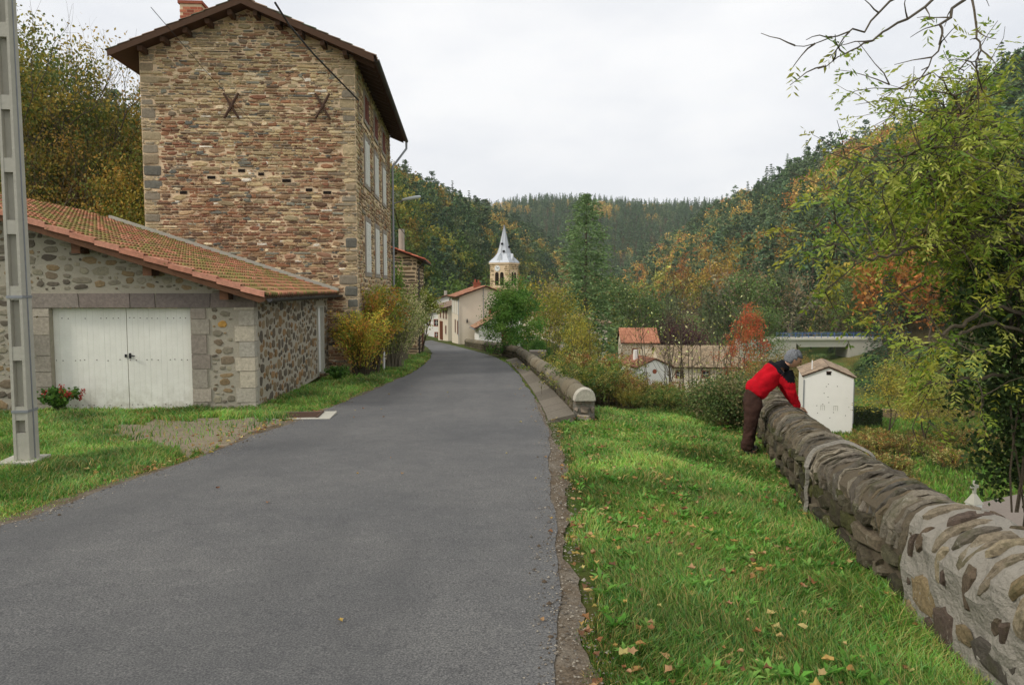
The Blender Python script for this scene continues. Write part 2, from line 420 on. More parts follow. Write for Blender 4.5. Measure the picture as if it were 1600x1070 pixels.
finish(n, mixc(n, 1, c1, ramp(n, f2, [(.3, (.6, .6, .6)), (.7, (1.4, 1.4, 1.4))]), 'MULTIPLY'), .95, bump(n, f2, 1, .01), 0, .1)

# ---------------------------------------------------------------- terrain sheets
def grid_terrain(name, xs, ys, mat, zf=H, dz=0.0):
    X, Y = np.meshgrid(xs, ys); Z = zf(X, Y)+dz
    v = np.stack([X.ravel(), Y.ravel(), Z.ravel()], 1); nx, ny = len(xs), len(ys)
    i = np.arange(nx*ny).reshape(ny, nx)
    f = np.stack([i[:-1, :-1].ravel(), i[:-1, 1:].ravel(), i[1:, 1:].ravel(), i[1:, :-1].ravel()], 1)
    cx = X[:-1, :-1].ravel(); cy = Y[:-1, :-1].ravel()
    mi = ((cx-edge_x(cy) > 6) | (cy > 96)).astype(int)
    mi = np.where((zf(cx, cy) > -9.6-.008*np.clip(cy, 0, 400)+1.2) & (cy > 100), 2, mi)
    me = np_me(name, v, f, np.tile([.1, .12, .05], (len(f), 1)), mat, mi)
    o = link(name, me, smooth=True); tag(o, kind='structure'); return o
xs = np.concatenate([np.arange(-1100, -200, 60), np.arange(-200, -40, 8), np.arange(-40, -14, 1.5), np.arange(-14, 14, .4), np.arange(14, 40, 1.2), np.arange(40, 200, 5), np.arange(200, 1300, 50)])
ys = np.concatenate([np.arange(-60, -6, 6), np.arange(-6, 30, .5), np.arange(30, 70, 1), np.arange(70, 200, 4), np.arange(200, 600, 10), np.arange(600, 1500, 50)])
ys = np.sort(np.unique(np.append(ys, 30.0)))
grid_terrain('ground', xs, ys, ['ground', 'meadow', 'forest_floor'])
def strip(name, ys, lf, rf, mat, dz, nx=10, kind='structure'):
    V = []; 
    for y in ys:
        a, b = float(lf(y)), float(rf(y))
        for k in range(nx+1): V.append((a+(b-a)*k/nx, y, rz_(y)+dz))
    V = np.array(V); ny = len(ys); i = np.arange(len(V)).reshape(ny, nx+1)
    f = np.stack([i[:-1, :-1].ravel(), i[:-1, 1:].ravel(), i[1:, 1:].ravel(), i[1:, :-1].ravel()], 1)
    o = link(name, np_me(name, V, f, np.tile([.1, .1, .1], (len(f), 1)), mat)); tag(o, kind=kind); return o
def wob(y, a=.03, s=1.0): return a*(.8*sin(1.1*y+s)+.5*sin(3.7*y+2*s)+.22*sin(9*y+s*3)+.12*sin(23*y))
ry = list(np.arange(-6, 60, .12))+[30.0]+list(np.arange(60, 118, 1.0)); ry = sorted(set(round(q, 3) for q in ry))
strip('road', ry, lambda y: lx(y)+wob(y), lambda y: rx(y)+wob(y, .028, 2), 'asphalt', .022, 14)
# worn dirt shoulder between asphalt and grass
sy = sorted(set([round(q, 3) for q in np.arange(1, 16, .1)]))
strip('dirt_shoulder', sy, lambda y: rx(y)-.12, lambda y: rx(y)+max(.04, (.15+wob(y, .07, 5))*(1 if y < 9 else max(.3, 1-(y-9)/5))), 'dirt', .014, 4)
strip('dirt_verge', [round(q, 3) for q in np.arange(2, 22, .12)], lambda y: lx(y)-.16+wob(y, .07, 4), lambda y: lx(y)+.1, 'dirt', .014, 3)
# gravel apron before the garage
ap = [(170, 668), (240, 659), (330, 655), (400, 655), (455, 662), (430, 677), (385, 690), (330, 706), (295, 712), (250, 700), (200, 690), (165, 680)]
ap = [G(*p) for p in ap]; cpt = sum(ap, Vector())/len(ap)
V = [(cpt.x, cpt.y, rz_(cpt.y)+.01)]; nA = 96
for k in range(nA):
    t = k/nA*len(ap); i = int(t); q = ap[i].lerp(ap[(i+1) % len(ap)], t-i); w = 1+.12*sin(k*.9)+.08*sin(k*2.3)
    x = cpt.x+(q.x-cpt.x)*w; y = cpt.y+(q.y-cpt.y)*w; V.append((x, y, rz_(y)+.01))
me = bpy.data.meshes.new('gravel_apron'); me.from_pydata(V, [], [(0, 1+k, 1+(k+1) % nA) for k in range(nA)]); me.materials.append(M['gravel'])
tag(link('gravel_apron', me), kind='structure')
APRON = [(v[0], v[1]) for v in V[1:]]
def in_poly(x, y, poly):
    c = np.zeros(np.shape(x), bool); j = len(poly)-1
    for i in range(len(poly)):
        xi, yi = poly[i]; xj, yj = poly[j]
        c ^= ((yi > y) != (yj > y)) & (x < (xj-xi)*(y-yi)/(yj-yi+1e-12)+xi); j = i
    return c
# stone kerb strip along the far parapet
def fwx(y): return np.interp(y, [p[1] for p in FW+FW2[1:]], [p[0] for p in FW+FW2[1:]])
mb = MB(); y = FW[0][1]-.35; palk = [S(112, 105, 92), S(106, 99, 87), S(119, 111, 98)]
while y < FW[-1][1]-.5:
    L = random.uniform(.8, 1.5)
    a0, a1 = fwx(y)-.02, fwx(y+L-.02)-.02; b0, b1 = max(rx(y)+.08, a0-.45), max(rx(y+L)+.08, a1-.45)
    b0 = min(b0, a0-.15); b1 = min(b1, a1-.15); z0, z1 = rz_(y), rz_(y+L-.02)
    vs = [(b0, y, z0+.03), (a0, y, z0+.14), (a1, y+L-.02, z1+.14), (b1, y+L-.02, z1+.03)]
    vs += [(b0, y, z0-.1), (a0, y, z0-.1), (a1, y+L-.02, z1-.1), (b1, y+L-.02, z1-.1)]
    mb.add(vs, [(0, 1, 2, 3), (0, 4, 5, 1), (1, 5, 6, 2), (2, 6, 7, 3), (3, 7, 4, 0)], 0, pick(palk)); y += L
tag(mb.build('kerb', 'stone'), kind='structure')

gr_ = np.random.default_rng(44); nG = 5200; yy = 2.5+13*gr_.random(nG)**1.6; left_ = gr_.random(nG) < .3
xx = np.where(left_, lx(yy)+np.abs(gr_.normal(0, .12, nG)), rx(yy)+gr_.normal(.06, .1, nG)); zz_ = roadz(yy)+.026; rr = gr_.uniform(.003, .009, nG)*np.where(gr_.random(nG) < .06, 2.2, 1)
oc = np.array([[1, 0, 0], [0, 1, 0], [-1, 0, 0], [0, -1, 0], [0, 0, .8]]); Vg = (np.stack([xx, yy, zz_], 1)[:, None, :]+oc[None]*rr[:, None, None]*gr_.uniform(.7, 1.3, (nG, 5, 3))).reshape(-1, 3)
Fg = (np.arange(nG)[:, None, None]*5+np.array([[0, 1, 4], [1, 2, 4], [2, 3, 4], [3, 0, 4]])[None]).reshape(-1, 3); pg_ = np.array([S(120, 112, 100), S(96, 92, 86), S(150, 142, 128), S(84, 72, 58)])
Cg = np.repeat(pg_[gr_.integers(0, 4, nG)], 4, axis=0); tag(link('grit', np_me('grit', Vg, Fg, Cg, 'stone')), 'loose grit along both crumbling edges of the asphalt', 'grit', kind='stuff')

# ---------------------------------------------------------------- concrete slab with rusty grating by the garage
q = G(466, 652); e0 = empty('drain_cover', (q.x, q.y, rz_(q.y)+.0), radians(4), 'rusty drain grating in a pale concrete slab at the road edge by the garage', 'drain cover')
mb = MB(); mb.box(-.62, .62, -.42, .36, -.05, .045); o = mb.build('slab', 'concrete', e0)
mb = MB(); 
for k in range(9): mb.box(-.36, .36, -.27+k*.06, -.235+k*.06, .04, .062)
mb.box(-.4, -.36, -.3, .3, .04, .066); mb.box(.36, .4, -.3, .3, .04, .066); mb.build('grating', 'iron_rust', e0)

# ---------------------------------------------------------------- tall stone house
ROT = radians(4)
HO = P(557, 300, 22.0); HO.z = 0
HW, HD = 6.08, 10.7
house = empty('stone_house', (HO.x, HO.y, -1.35), ROT, 'tall three-storey brown stone house with two iron crosses on its blank gable', 'house')
hz = lambda z: z+1.35
EAVE, SL = hz(8.42), .415
APEX = EAVE+SL*HW/2
mb = MB()
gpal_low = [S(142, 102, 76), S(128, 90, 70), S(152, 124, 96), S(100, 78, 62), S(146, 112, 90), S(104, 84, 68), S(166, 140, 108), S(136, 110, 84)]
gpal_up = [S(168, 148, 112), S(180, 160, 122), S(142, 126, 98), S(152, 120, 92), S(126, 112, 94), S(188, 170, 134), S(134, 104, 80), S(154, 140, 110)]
gpal_grey = [S(110, 108, 98), S(96, 96, 90), S(128, 126, 112)]
quoin = [S(164, 148, 118), S(176, 158, 124), S(152, 136, 110), S(140, 130, 112)]
# core walls (mortar): gable front/back prisms plus sides as one closed solid, openings are framed on the surface
def house_core(mb, W, D, eave, sl, mat=0, t=.0):
    ap = eave+sl*W/2
    mb.prism([(-W, 0, 0), (0, 0, 0), (0, 0, eave), (-W/2, 0, ap), (-W, 0, eave)], (0, D, 0), mat)
house_core(mb, HW, HD, EAVE, SL)
top_at = lambda x: EAVE+SL*(HW/2-abs(x+HW/2))
holes = [P(332, 278, 21.8), P(378, 267, 21.8), P(408, 272, 21.8), P(290, 302, 21.8), P(510, 300, 21.8), P(482, 296, 21.8), P(447, 282, 21.8)]
def toloc(p, O, rot):
    d = Vector((p.x-O[0], p.y-O[1], 0)); c, s = cos(-rot), sin(-rot)
    return Vector((d.x*c-d.y*s, d.x*s+d.y*c, p.z))
hl = [(toloc(h, HO, ROT).x, hz(h.z)) for h in holes]
def keep_g(a, b, c, d):
    if (c+d)/2 > top_at((a+b)/2)-.06: return False
    for hx, hzz in hl:
        if a < hx+.14 and b > hx-.14 and c < hzz+.05 and d > hzz-.05: return False
    return True
def gcol(x, z): return (lambda q: (q[0]*1.22, q[1]*1.22, q[2]*1.2))(gcol_(x, z))
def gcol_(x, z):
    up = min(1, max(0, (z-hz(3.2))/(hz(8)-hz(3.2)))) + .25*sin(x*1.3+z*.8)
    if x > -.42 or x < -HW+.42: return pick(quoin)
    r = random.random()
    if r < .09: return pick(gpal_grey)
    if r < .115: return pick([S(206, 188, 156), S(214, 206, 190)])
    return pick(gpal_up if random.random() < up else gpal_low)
def clampg(x, z): return min(max(x, -HW), 0.0), min(z, top_at(min(max(x, -HW), 0))-.02)
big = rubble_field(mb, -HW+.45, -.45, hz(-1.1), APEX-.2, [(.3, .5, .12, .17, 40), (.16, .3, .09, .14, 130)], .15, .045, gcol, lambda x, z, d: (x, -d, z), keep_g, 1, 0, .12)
qz = hz(-1.2)
while qz < EAVE-.25:      # larger stones up both corners
    for sx in (-1, 1):
        h = random.uniform(.16, .34); w = random.uniform(.3, .62)
        if random.random() < .3: continue
        cx_ = -w/2 if sx > 0 else -HW+w/2; col = pick(quoin+gpal_grey[:1], .14)
        pts = [(cx_+a*w/2*random.uniform(.93, 1), qz+h/2+b*h/2*random.uniform(.88, 1)) for a, b in ((-1, -.8), (-.8, -1), (0, -1), (.8, -1), (1, -.8), (1, .8), (.8, 1), (0, 1), (-.8, 1), (-1, .8))]
        emit_stone(mb, pts, cx_, qz+h/2, w, .03, lambda a, b: (a, b), lambda x, z, d: (x, -d, z), 1, col); big.append((cx_, qz+h/2, w, h))
    qz += random.uniform(.26, .4)
ba = np.array(big)
def keep_g2(a, b, c, d):
    if not keep_g(a, b, c, d): return False
    x, z = (a+b)/2, (c+d)/2
    return not np.any((np.abs(ba[:, 0]-x) < (ba[:, 2]+(b-a))/2*.9) & (np.abs(ba[:, 1]-z) < (ba[:, 3]+(d-c))/2*.85))
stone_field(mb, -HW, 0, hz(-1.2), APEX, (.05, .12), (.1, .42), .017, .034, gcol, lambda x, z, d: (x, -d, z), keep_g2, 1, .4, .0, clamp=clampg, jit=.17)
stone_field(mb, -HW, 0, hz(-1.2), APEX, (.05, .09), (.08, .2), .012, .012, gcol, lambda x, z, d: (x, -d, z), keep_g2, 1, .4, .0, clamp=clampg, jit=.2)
# facade stones around its openings
WIN = []
for yc in (2.45, 5.15, 7.85):
    WIN += [(yc, hz(5.05), hz(6.45), .56, 'w'), (yc, hz(2.2), hz(3.85), .58, 'w'), (yc, hz(7.08), hz(7.85), .45, 'r')]
def keep_f(a, b, c, d):
    for yc, z0, z1, hw, k in WIN:
        if a < yc+hw+.16 and b > yc-hw-.16 and c < z1+.16 and d > z0-.18: return False
    return True
fpal = [S(150, 132, 100), S(134, 112, 86), S(118, 96, 76), S(164, 146, 112), S(128, 120, 104), S(142, 108, 80)]
stone_field(mb, 0, HD, hz(-1.2), EAVE-.02, (.07, .18), (.14, .45), .022, .03, lambda s, z: tuple(q*1.2 for q in (pick(quoin) if s < .3 or s > HD-.3 else pick(fpal))), lambda s, z, d: (d, s, z), keep_f, 1, .35, .02, clamp=lambda s, z: (min(max(s, 0), HD), z))
mb.build('wall', ['mortar_tan', 'stone'], house)
# putlog holes: shallow dark blocks, the shade inside put into the colour
for hx, hzz in hl:
    mb = MB(); w = random.uniform(.08, .13)
    mb.box(hx-w, hx+w, -.02, -.004, hzz-.045, hzz+.04); mb.build('wall_hole', 'hole_dark', house)
# windows
for yc, z0, z1, hw, k in WIN:
    fr = MB()
    for (a, b, c, d) in ((yc-hw-.14, yc-hw, z0-.0, z1), (yc+hw, yc+hw+.14, z0-.0, z1), (yc-hw-.14, yc+hw+.14, z1, z1+.15), (yc-hw-.18, yc+hw+.18, z0-.13, z0)):
        fr.box(-.01, .035 if (d-c) > .2 else .042, a, b, c, d)
    w = fr.build('window', 'dressed_stone', house)
    sm = 'shutter_white' if k == 'w' else 'shutter_red'
    for sgn in (-1, 1):
        mb = MB(); a, b = (yc-hw+.01, yc-.01) if sgn < 0 else (yc+.01, yc+hw-.01)
        mb.box(.004, .03, a, b, z0+.01, z1-.01)
        nsl = int((z1-z0)/.07)
        for j in range(nsl):
            zz = z0+.06+j*(z1-z0-.1)/nsl
            mb.box(.03, .043, a+.05, b-.05, zz, zz+.035)
        mb.box(.03, .05, a, a+.05, z0+.01, z1-.01); mb.box(.03, .05, b-.05, b, z0+.01, z1-.01)
        mb.build('shutter', sm, w)
# roof
rf = MB(); ov, fo, th = .62, .55, .14
def roof_slab(mb, W, D, eave, sl, ov, fo, th, mat=0, bo=None):
    bo = fo if bo is None else bo
    ap = eave+sl*W/2
    for sg in (-1, 1):
        xe = -W/2+sg*(W/2+ov); ze = ap-sl*(W/2+ov)
        P4 = [(-W/2, -fo, ap), (xe, -fo, ze), (xe, -fo, ze+th), (-W/2, -fo, ap+th)]
        mb.prism(P4, (0, D+fo+bo, 0), mat)
roof_slab(rf, HW, HD, EAVE+.01, SL, ov, fo, .1)
roof = rf.build('roof', 'wood_dark', house)
# tiles on both slopes
tp = [S(136, 112, 88), S(120, 96, 76), S(110, 100, 80), S(96, 104, 78), S(146, 118, 94)]
for sg in (-1, 1):
    tb = MB(); ap_ = Vector((-HW/2, -fo-.04, APEX+.125)); Lr = sqrt(1+SL*SL)*(HW/2+ov+.05)
    tile_roof(tb, ap_, (sg, 0, -SL), (0, 1, 0), Lr, HD+2*fo+.08, .36, .21, .045, .03, lambda i, j: pick(tp, .2))
    tb.build('roof_tiles', 'tile', roof)
# rafters ends under the verge and the eave
for i in range(5):
    for sg in (-1, 1):
        x = -HW/2+sg*(.35+i*.62); z = APEX-SL*abs(x+HW/2)-.02
        mb = MB(); mb.box(x-.06, x+.06, -fo+.08, 0, z-.16, z-.02); mb.build('purlin', 'wood_dark', roof)
mb = MB()
for k in range(24):
    y = -.2+k*(HD+.4)/23
    mb = MB(); mb.prism([(0.0, y, EAVE-.12), (ov-.04, y, EAVE-.12-SL*ov+.02), (ov-.04, y, EAVE-SL*ov+.02), (0.0, y, EAVE+.01)], (0, .08, 0))
    mb.build('rafter', 'wood_dark', roof)
# gutter and downpipe
gz = EAVE-SL*ov+.04
mb = MB(); n_ = 9
for a, b in ((ov+.0, ov+.14),):
    poly = []
    for k in range(n_): t = pi*k/(n_-1); poly.append((ov+.075-.075*cos(t), -fo, gz-.085*sin(t)))
    for k in range(n_)[::-1]: t = pi*k/(n_-1); poly.append((ov+.075-.065*cos(t), -fo, gz-.073*sin(t)))
    mb.prism(poly, (0, HD+2*fo, 0))
mb.build('gutter', 'gutter_dark', house)
mb = MB(); ye = HD+fo-.1
mb.tube([(ov+.07, ye, gz-.05), (ov+.07, ye, gz-.35), (.12, HD-.12, gz-1.25), (.12, HD-.12, gz-1.5), (.12, HD-.12, 0.3)], .05, 8)
mb.build('downpipe', 'zinc', house)
# gable verge boards
mb = MB()
for sg in (-1, 1):
    x1 = -HW/2+sg*(HW/2+ov)
    mb.prism([(-HW/2, -fo-.03, APEX-.05), (x1, -fo-.03, APEX-.05-SL*(HW/2+ov)), (x1, -fo-.03, APEX+.13-SL*(HW/2+ov)), (-HW/2, -fo-.03, APEX+.13)], (0, .028, 0))
mb.build('verge_board', 'wood_dark', house)
# chimney
cp = toloc(P(304, 45, 24.2), HO, ROT); mb = MB()
cz0 = top_at(cp.x); ctop = hz(P(304, 12, 24.2).z)
bp = [S(170, 98, 74), S(150, 84, 64), S(184, 116, 88)]
mb.box(cp.x-.33, cp.x+.33, cp.y-.3, cp.y+.3, cz0-.2, ctop-.001, 0)
for j in range(40):
    z = cz0-.15+j*.09
    if z > ctop-.1: break
    for k in range(3):
        x = cp.x-.335+k*.225+(.1 if j % 2 else 0)
        mb.box(x, min(x+.21, cp.x+.34), cp.y-.312, cp.y-.29, z, z+.075, 1, pick(bp)); mb.box(cp.x+.32, cp.x+.342, cp.y-.3+k*.2, cp.y-.12+k*.2, z, z+.075, 1, pick(bp))
mb.box(cp.x-.38, cp.x+.38, cp.y-.35, cp.y+.35, ctop, ctop+.09, 1, bp[1])
mb.build('chimney', ['mortar_tan', 'stone'], roof)
# iron crosses
for px, py in ((363, 167), (503, 165)):
    c = toloc(P(px, py, 21.75), HO, ROT); mb = MB(); z = hz(c.z)
    for sg in (-1, 1):
        dx, dz = .21*sg, .36
        pts = [Vector((c.x-dx, -.09-.02*(sg > 0), z-dz)), Vector((c.x-dx*.3, -.105-.02*(sg > 0), z-dz*.35)), Vector((c.x+dx, -.09-.02*(sg > 0), z+dz))]
        mb.tube(pts, [.035, .042, .035], 6)
    mb.tube([(c.x, 0, z), (c.x, -.16, z)], .05, 6); mb.build('iron_cross', 'iron_rust', house)

# ---------------------------------------------------------------- garage
GO = Vector(((395-800)/FPX*14, 14.0, 0)); GZ = -.75
garage = empty('garage', (GO.x, GO.y, GZ), ROT, 'low rubble stone garage with a white double door and a mossy red tiled lean-to roof', 'garage')
gz_ = lambda z: z-GZ
GP = math.tan(radians(18)); GT = gz_(1.59); GL = 6.6; GD = 7.95-.02
DX0, DX1, DZ1 = -3.72, -1.15, gz_(1.33)
mb = MB(); T = .35
gtop = lambda x: GT-x*GP
# front wall pieces around the door (mortar core)
def wallpiece(x0, x1, z0, flat=None):
    mb.prism([(x0, 0, z0), (x1, 0, z0), (x1, 0, flat if flat else gtop(x1)), (x0, 0, flat if flat else gtop(x0))], (0, T, 0), 0)
wallpiece(DX1, 0, 0); wallpiece(-GL, DX0, 0); wallpiece(DX0, DX1, DZ1)
SD0, SD1, SDZ = 6.3, 7.2, gz_(1.2)
for (a, b, c, d) in ((T, SD0, 0, GT), (SD1, GD, 0, GT), (SD0, SD1, SDZ, GT)): mb.box(-T, -.0, a, b, c, d, 0)
gpal = [S(142, 134, 116), S(126, 112, 92), S(112, 104, 90), S(98, 90, 78), S(134, 126, 108), S(152, 144, 122), S(140, 120, 90)]
gorange = [S(176, 136, 72), S(166, 122, 66)]
def keep_gf(a, b, c, d):
    x = (a+b)/2
    if d > gtop(b)-.08: return False
    if b > DX0-.35 and a < DX1+.36 and c < DZ1+.32: return False
    if b > -.36: return False
    return True
def gfc(x, z): return pick(gorange) if (random.random() < .07 and x > -1.2) else pick(gpal)
rubble_field(mb, -GL, -.02, .05, gz_(3.3), [(.24, .38, .12, .2, 160), (.14, .26, .08, .15, 2200), (.08, .16, .05, .1, 4500), (.04, .09, .03, .06, 3500)], .012, .014, gfc, lambda x, z, d: (x, -d, z), keep_gf, 1, 0, .13)
def keep_gs(a, b, c, d):
    if b > SD0-.1 and a < SD1+.1 and c < SDZ+.1: return False
    return d < GT-.06 and a > .3
gs = [S(120, 108, 88), S(104, 92, 76), S(136, 118, 90), S(92, 84, 72), S(140, 112, 78)]
rubble_field(mb, .3, GD, .05, GT, [(.18, .34, .14, .26, 500), (.1, .22, .09, .17, 2200), (.06, .13, .06, .1, 3500)], .014, .016, lambda x, z: pick(gs), lambda s, z, d: (d, s, z), keep_gs, 1, 0, .13)
mb.build('wall', ['mortar_grey', 'stone'], garage)
# dressed stones: quoins at the corner, jambs, lintel
mb = MB(); z = .02; k = 0
dq = [S(176, 168, 152), S(166, 160, 146), S(184, 174, 154)]
while z < GT-.12:
    h = random.uniform(.24, .36); h = min(h, GT-.03-z); wx, wy = (.34, .2) if k % 2 else (.26, .28)
    mb.box(-wx, .022, -.022, .12, z, z+h-.014, 0, pick(dq, .08)); mb.box(-.1, .0225, .1205, wy, z, z+h-.014, 0, pick(dq, .08)); z += h; k += 1
dj = [S(152, 144, 130), S(162, 152, 136), S(142, 132, 120), S(168, 158, 142)]
for side in (0, 1):
    z = .02; k = 0
    while z < DZ1-.04:
        h = min(random.uniform(.22, .4), DZ1-z); w = .34 if k % 2 else .28
        a, b = (DX1-.0, DX1+w) if side else (DX0-w, DX0)
        mb.box(a, b, -.02, .14, z, z+h-.014, 0, pick(dj, .08)); z += h; k += 1
x = DX0-.42
for w in (.98, .92, .46, 1.0, .82):
    sk = .05*random.uniform(-1, 1)
    mb.prism([(x+.008, -.028, DZ1+.003), (x+w-.008, -.028, DZ1+.003), (x+w-.008+sk, -.028, DZ1+.27), (x+.008+sk*.5, -.028, DZ1+.27)], (0, .2, 0), 0, pick([S(128, 116, 108), S(116, 106, 100), S(138, 128, 118)], .08)); x += w
mb.build('dressed_stones', 'stone', garage)
# doors
mb = MB(); mb.box(DX0-.05, DX1+.05, .14, .3, -.1, .04); mb.build('door_sill', 'concrete_pale', garage)
mid = DX0+(DX1-DX0)*.52
for (a, b) in ((DX0, mid-.006), (mid+.006, DX1)):
    mb = MB(); nb = int((b-a)/.1)
    for k in range(nb):
        u0 = a+(b-a)*k/nb; u1 = a+(b-a)*(k+1)/nb
        mb.box(u0+.0008, u1-.0008, .125+random.uniform(0, .002), .16, .06+random.uniform(0, .012), DZ1-.01)
    for zz in (.22, (DZ1)*.52, DZ1-.2):
        for k in range(nb):
            if random.random() < .75: x = a+(b-a)*(k+.5+random.uniform(-.25, .25))/nb; zj = zz+random.uniform(-.01, .01); mb.box(x-.008, x+.008, .119, .13, zj-.006, zj+.008, 1)
    dr = mb.build('door', ['door_white', 'iron_rust'], garage) if 'door_white' in M else None
    if dr is None:
        m, n = newmat('door_white')
        tcn = node(n, 'ShaderNodeTexCoord'); sp = node(n, 'ShaderNodeSeparateXYZ'); n.links.new(tcn.outputs['Object'], sp.inputs[0])
        dirt = ramp(n, sp.outputs['Z'], [(.06, (.95, .95, .95)), (.3, (.3, .3, .3)), (.8, (.06, .06, .06))])
        f = noise(n, 6, 7, .75); mm = node(n, 'ShaderNodeTexNoise'); 
        c = mixc(n, mixc(n, 1, dirt, ramp(n, f, [(.42, (0, 0, 0)), (.62, (1, 1, 1))]), 'MULTIPLY'), S(236, 234, 222), S(150, 142, 112))
        c = mixc(n, 1, c, ramp(n, noise(n, 2, 5), [(.3, (.93, .93, .92)), (.7, (1.03, 1.03, 1.03))]), 'MULTIPLY')
        finish(n, c, .6, bump(n, noise(n, 30, 4), .1, .003), 0, .35)
        dr = mb.build('door', ['door_white', 'iron_rust'], garage)
mb = MB(); zz = DZ1*.56
mb.box(mid+.03, mid+.065, .105, .125, zz-.05, zz+.05); mb.tube([(mid+.05, .11, zz+.01), (mid+.05, .07, zz+.01), (mid+.15, .068, zz)], .012, 6)
mb.box(mid-.05, mid-.015, .108, .125, zz-.03, zz+.03); mb.build('door_handle', 'cable', garage)
# side door
mb = MB(); mb.box(-.12, -.08, SD0+.06, SD1-.06, .06, SDZ-.05); sd = mb.build('side_door', 'white_plain', garage)
mb = MB(); mb.tube([(-.08, SD0+.2, SDZ*.5), (-.03, SD0+.2, SDZ*.5), (-.03, SD0+.32, SDZ*.5)], .012, 6); mb.build('handle', 'cable', sd)
mb = MB()
for (a, b, c, d) in ((SD0-.001, SD0+.06, 0.001, SDZ+.0), (SD1-.06, SD1+.001, 0.001, SDZ), (SD0+.06, SD1-.06, SDZ-.05, SDZ)): mb.box(-.2, .02, a, b, c, d)
mb.build('door_frame', 'concrete', garage)
# roof deck, verge timber, brackets, tiles, flashing, gutter
EV, FV = .34, .42
rz0 = lambda x: gtop(x)+.02
mb = MB()
mb.prism([(-GL-.3, -FV+.05, rz0(-GL-.3)), (EV-.03, -FV+.05, rz0(EV-.03)), (EV-.03, -FV+.05, rz0(EV-.03)+.04), (-GL-.3, -FV+.05, rz0(-GL-.3)+.04)], (0, GD+FV-.06, 0))
groof = mb.build('roof', 'wood_dark', garage)
mb = MB(); mb.prism([(-GL-.3, -FV, rz0(-GL-.3)-.10), (EV-.1, -FV, rz0(EV-.1)-.10), (EV, -FV, rz0(EV)-.04), (EV, -FV, rz0(EV)+.05), (-GL-.3, -FV, rz0(-GL-.3)+.05)], (0, .048, 0)); mb.build('verge_board', 'wood_orange', groof)
for x in (-3.02, -1.78, -.42, -4.9):
    mb = MB(); z = gtop(x); mb.box(x-.075, x+.075, -FV+.1, .0, z-.24, z-.06); mb.box(x-.078, x+.078, -FV+.075, -FV+.1, z-.243, z-.057, 1)
    mb.build('bracket', ['wood_dark', 'wood_orange'], groof)
tb = MB(); Lr = (GL+.3+EV)*sqrt(1+GP*GP)
tpal = [S(168, 112, 84), S(154, 100, 74), S(180, 126, 98), S(146, 102, 74), S(136, 108, 76)]
tmoss = [S(128, 122, 66), S(140, 116, 70), S(120, 108, 62)]
def tcol(i, j): return pick(tmoss, .15) if random.random() < .3+.35*(sin(i*.5+j*.22) > .2) else pick(tpal, .14)
tile_roof(tb, (-GL-.3, -FV+.1, rz0(-GL-.3)+.045), (1, 0, -GP), (0, 1, 0), Lr, GD+FV-.12, .25, .17, .045, .034, tcol, seg=5)
tb.build('roof_tiles', 'tile', groof)
mb = MB(); nT = 17; U = Vector((1, 0, -GP)).normalized(); cu = Lr/nT   # verge tiles
for i in range(nT):
    o0 = Vector((-GL-.3, 0, rz0(-GL-.3)+.05))+U*(i*cu); o1 = o0+U*(cu-.004); lf = .028
    poly = [o0+Vector((0, -FV-.03, -.045)), o1+Vector((0, -FV-.03, -.045+lf)), o1+Vector((0, -FV-.03, .05+lf)), o0+Vector((0, -FV-.03, .045))]
    mb.prism(poly, (0, .022, 0), 0, pick([S(200, 142, 118), S(188, 130, 106)], .08))
    mb.add([o0+Vector((0, -FV-.032, .046)), o1+Vector((0, -FV-.032, .053+lf)), o1+Vector((0, -FV+.16, .053+lf)), o0+Vector((0, -FV+.16, .046))], [(0, 1, 2, 3)], 0, pick([S(204, 148, 124), S(194, 134, 110)], .08))
mb.build('verge_tiles', 'tile', groof)
mb = MB(); mb.prism([(-6.1, GD-.2, rz0(-6.1)+.09), (EV+.0, GD-.2, rz0(EV)+.09), (EV+.0, GD-.2, rz0(EV)+.19), (-6.1, GD-.2, rz0(-6.1)+.19)], (0, .21, 0)); mb.build('flashing', 'concrete', groof)
mb = MB(); poly = []
for k in range(9): t = pi*k/8; poly.append((EV+.06-.06*cos(t), -FV+.1, rz0(EV)+.0-.07*sin(t)))
for k in range(9)[::-1]: t = pi*k/8; poly.append((EV+.06-.05*cos(t), -FV+.1, rz0(EV)+.0-.058*sin(t)))
mb.prism(poly, (0, GD+FV-.1, 0)); mb.build('gutter', 'gutter_dark', garage)

# ---------------------------------------------------------------- second stone house further along
QO = Vector(((652-800)/FPX*37, 37.0, 0)); QZ = -2.0
h2 = empty('stone_house', (QO.x, QO.y, QZ), ROT, 'small old stone house with red roof and brick-red shutters, just past the tall house', 'house')
W2, D2, E2, S2 = 5.2, 6.5, 3.15-QZ, .36
mb = MB(); house_core(mb, W2, D2, E2, S2); t2 = lambda x: E2+S2*(W2/2-abs(x+W2/2))
p2 = [S(120, 104, 82), S(100, 84, 68), S(134, 112, 84), S(108, 98, 84), S(90, 78, 64)]
stone_field(mb, -W2, 0, 0, t2(-W2/2), (.12, .24), (.2, .55), .04, .03, lambda x, z: pick(p2), lambda x, z, d: (x, -d, z), lambda a, b, c, d: d < t2((a+b)/2)-.05, 1, .4, .03, clamp=lambda x, z: (min(max(x, -W2), 0), z))
stone_field(mb, 0, D2, 0, E2, (.12, .24), (.2, .5), .04, .03, lambda x, z: pick(p2), lambda s, z, d: (d, s, z), lambda a, b, c, d: not (b > 1.5 and a < 3 and d > 1.2 and c < 3.3) and not (b > 4.2 and a < 5.3 and c < 2.4), 1, .4, .02, clamp=lambda s, z: (min(max(s, 0), D2), z))
mb.build('wall', ['mortar_tan', 'stone'], h2)
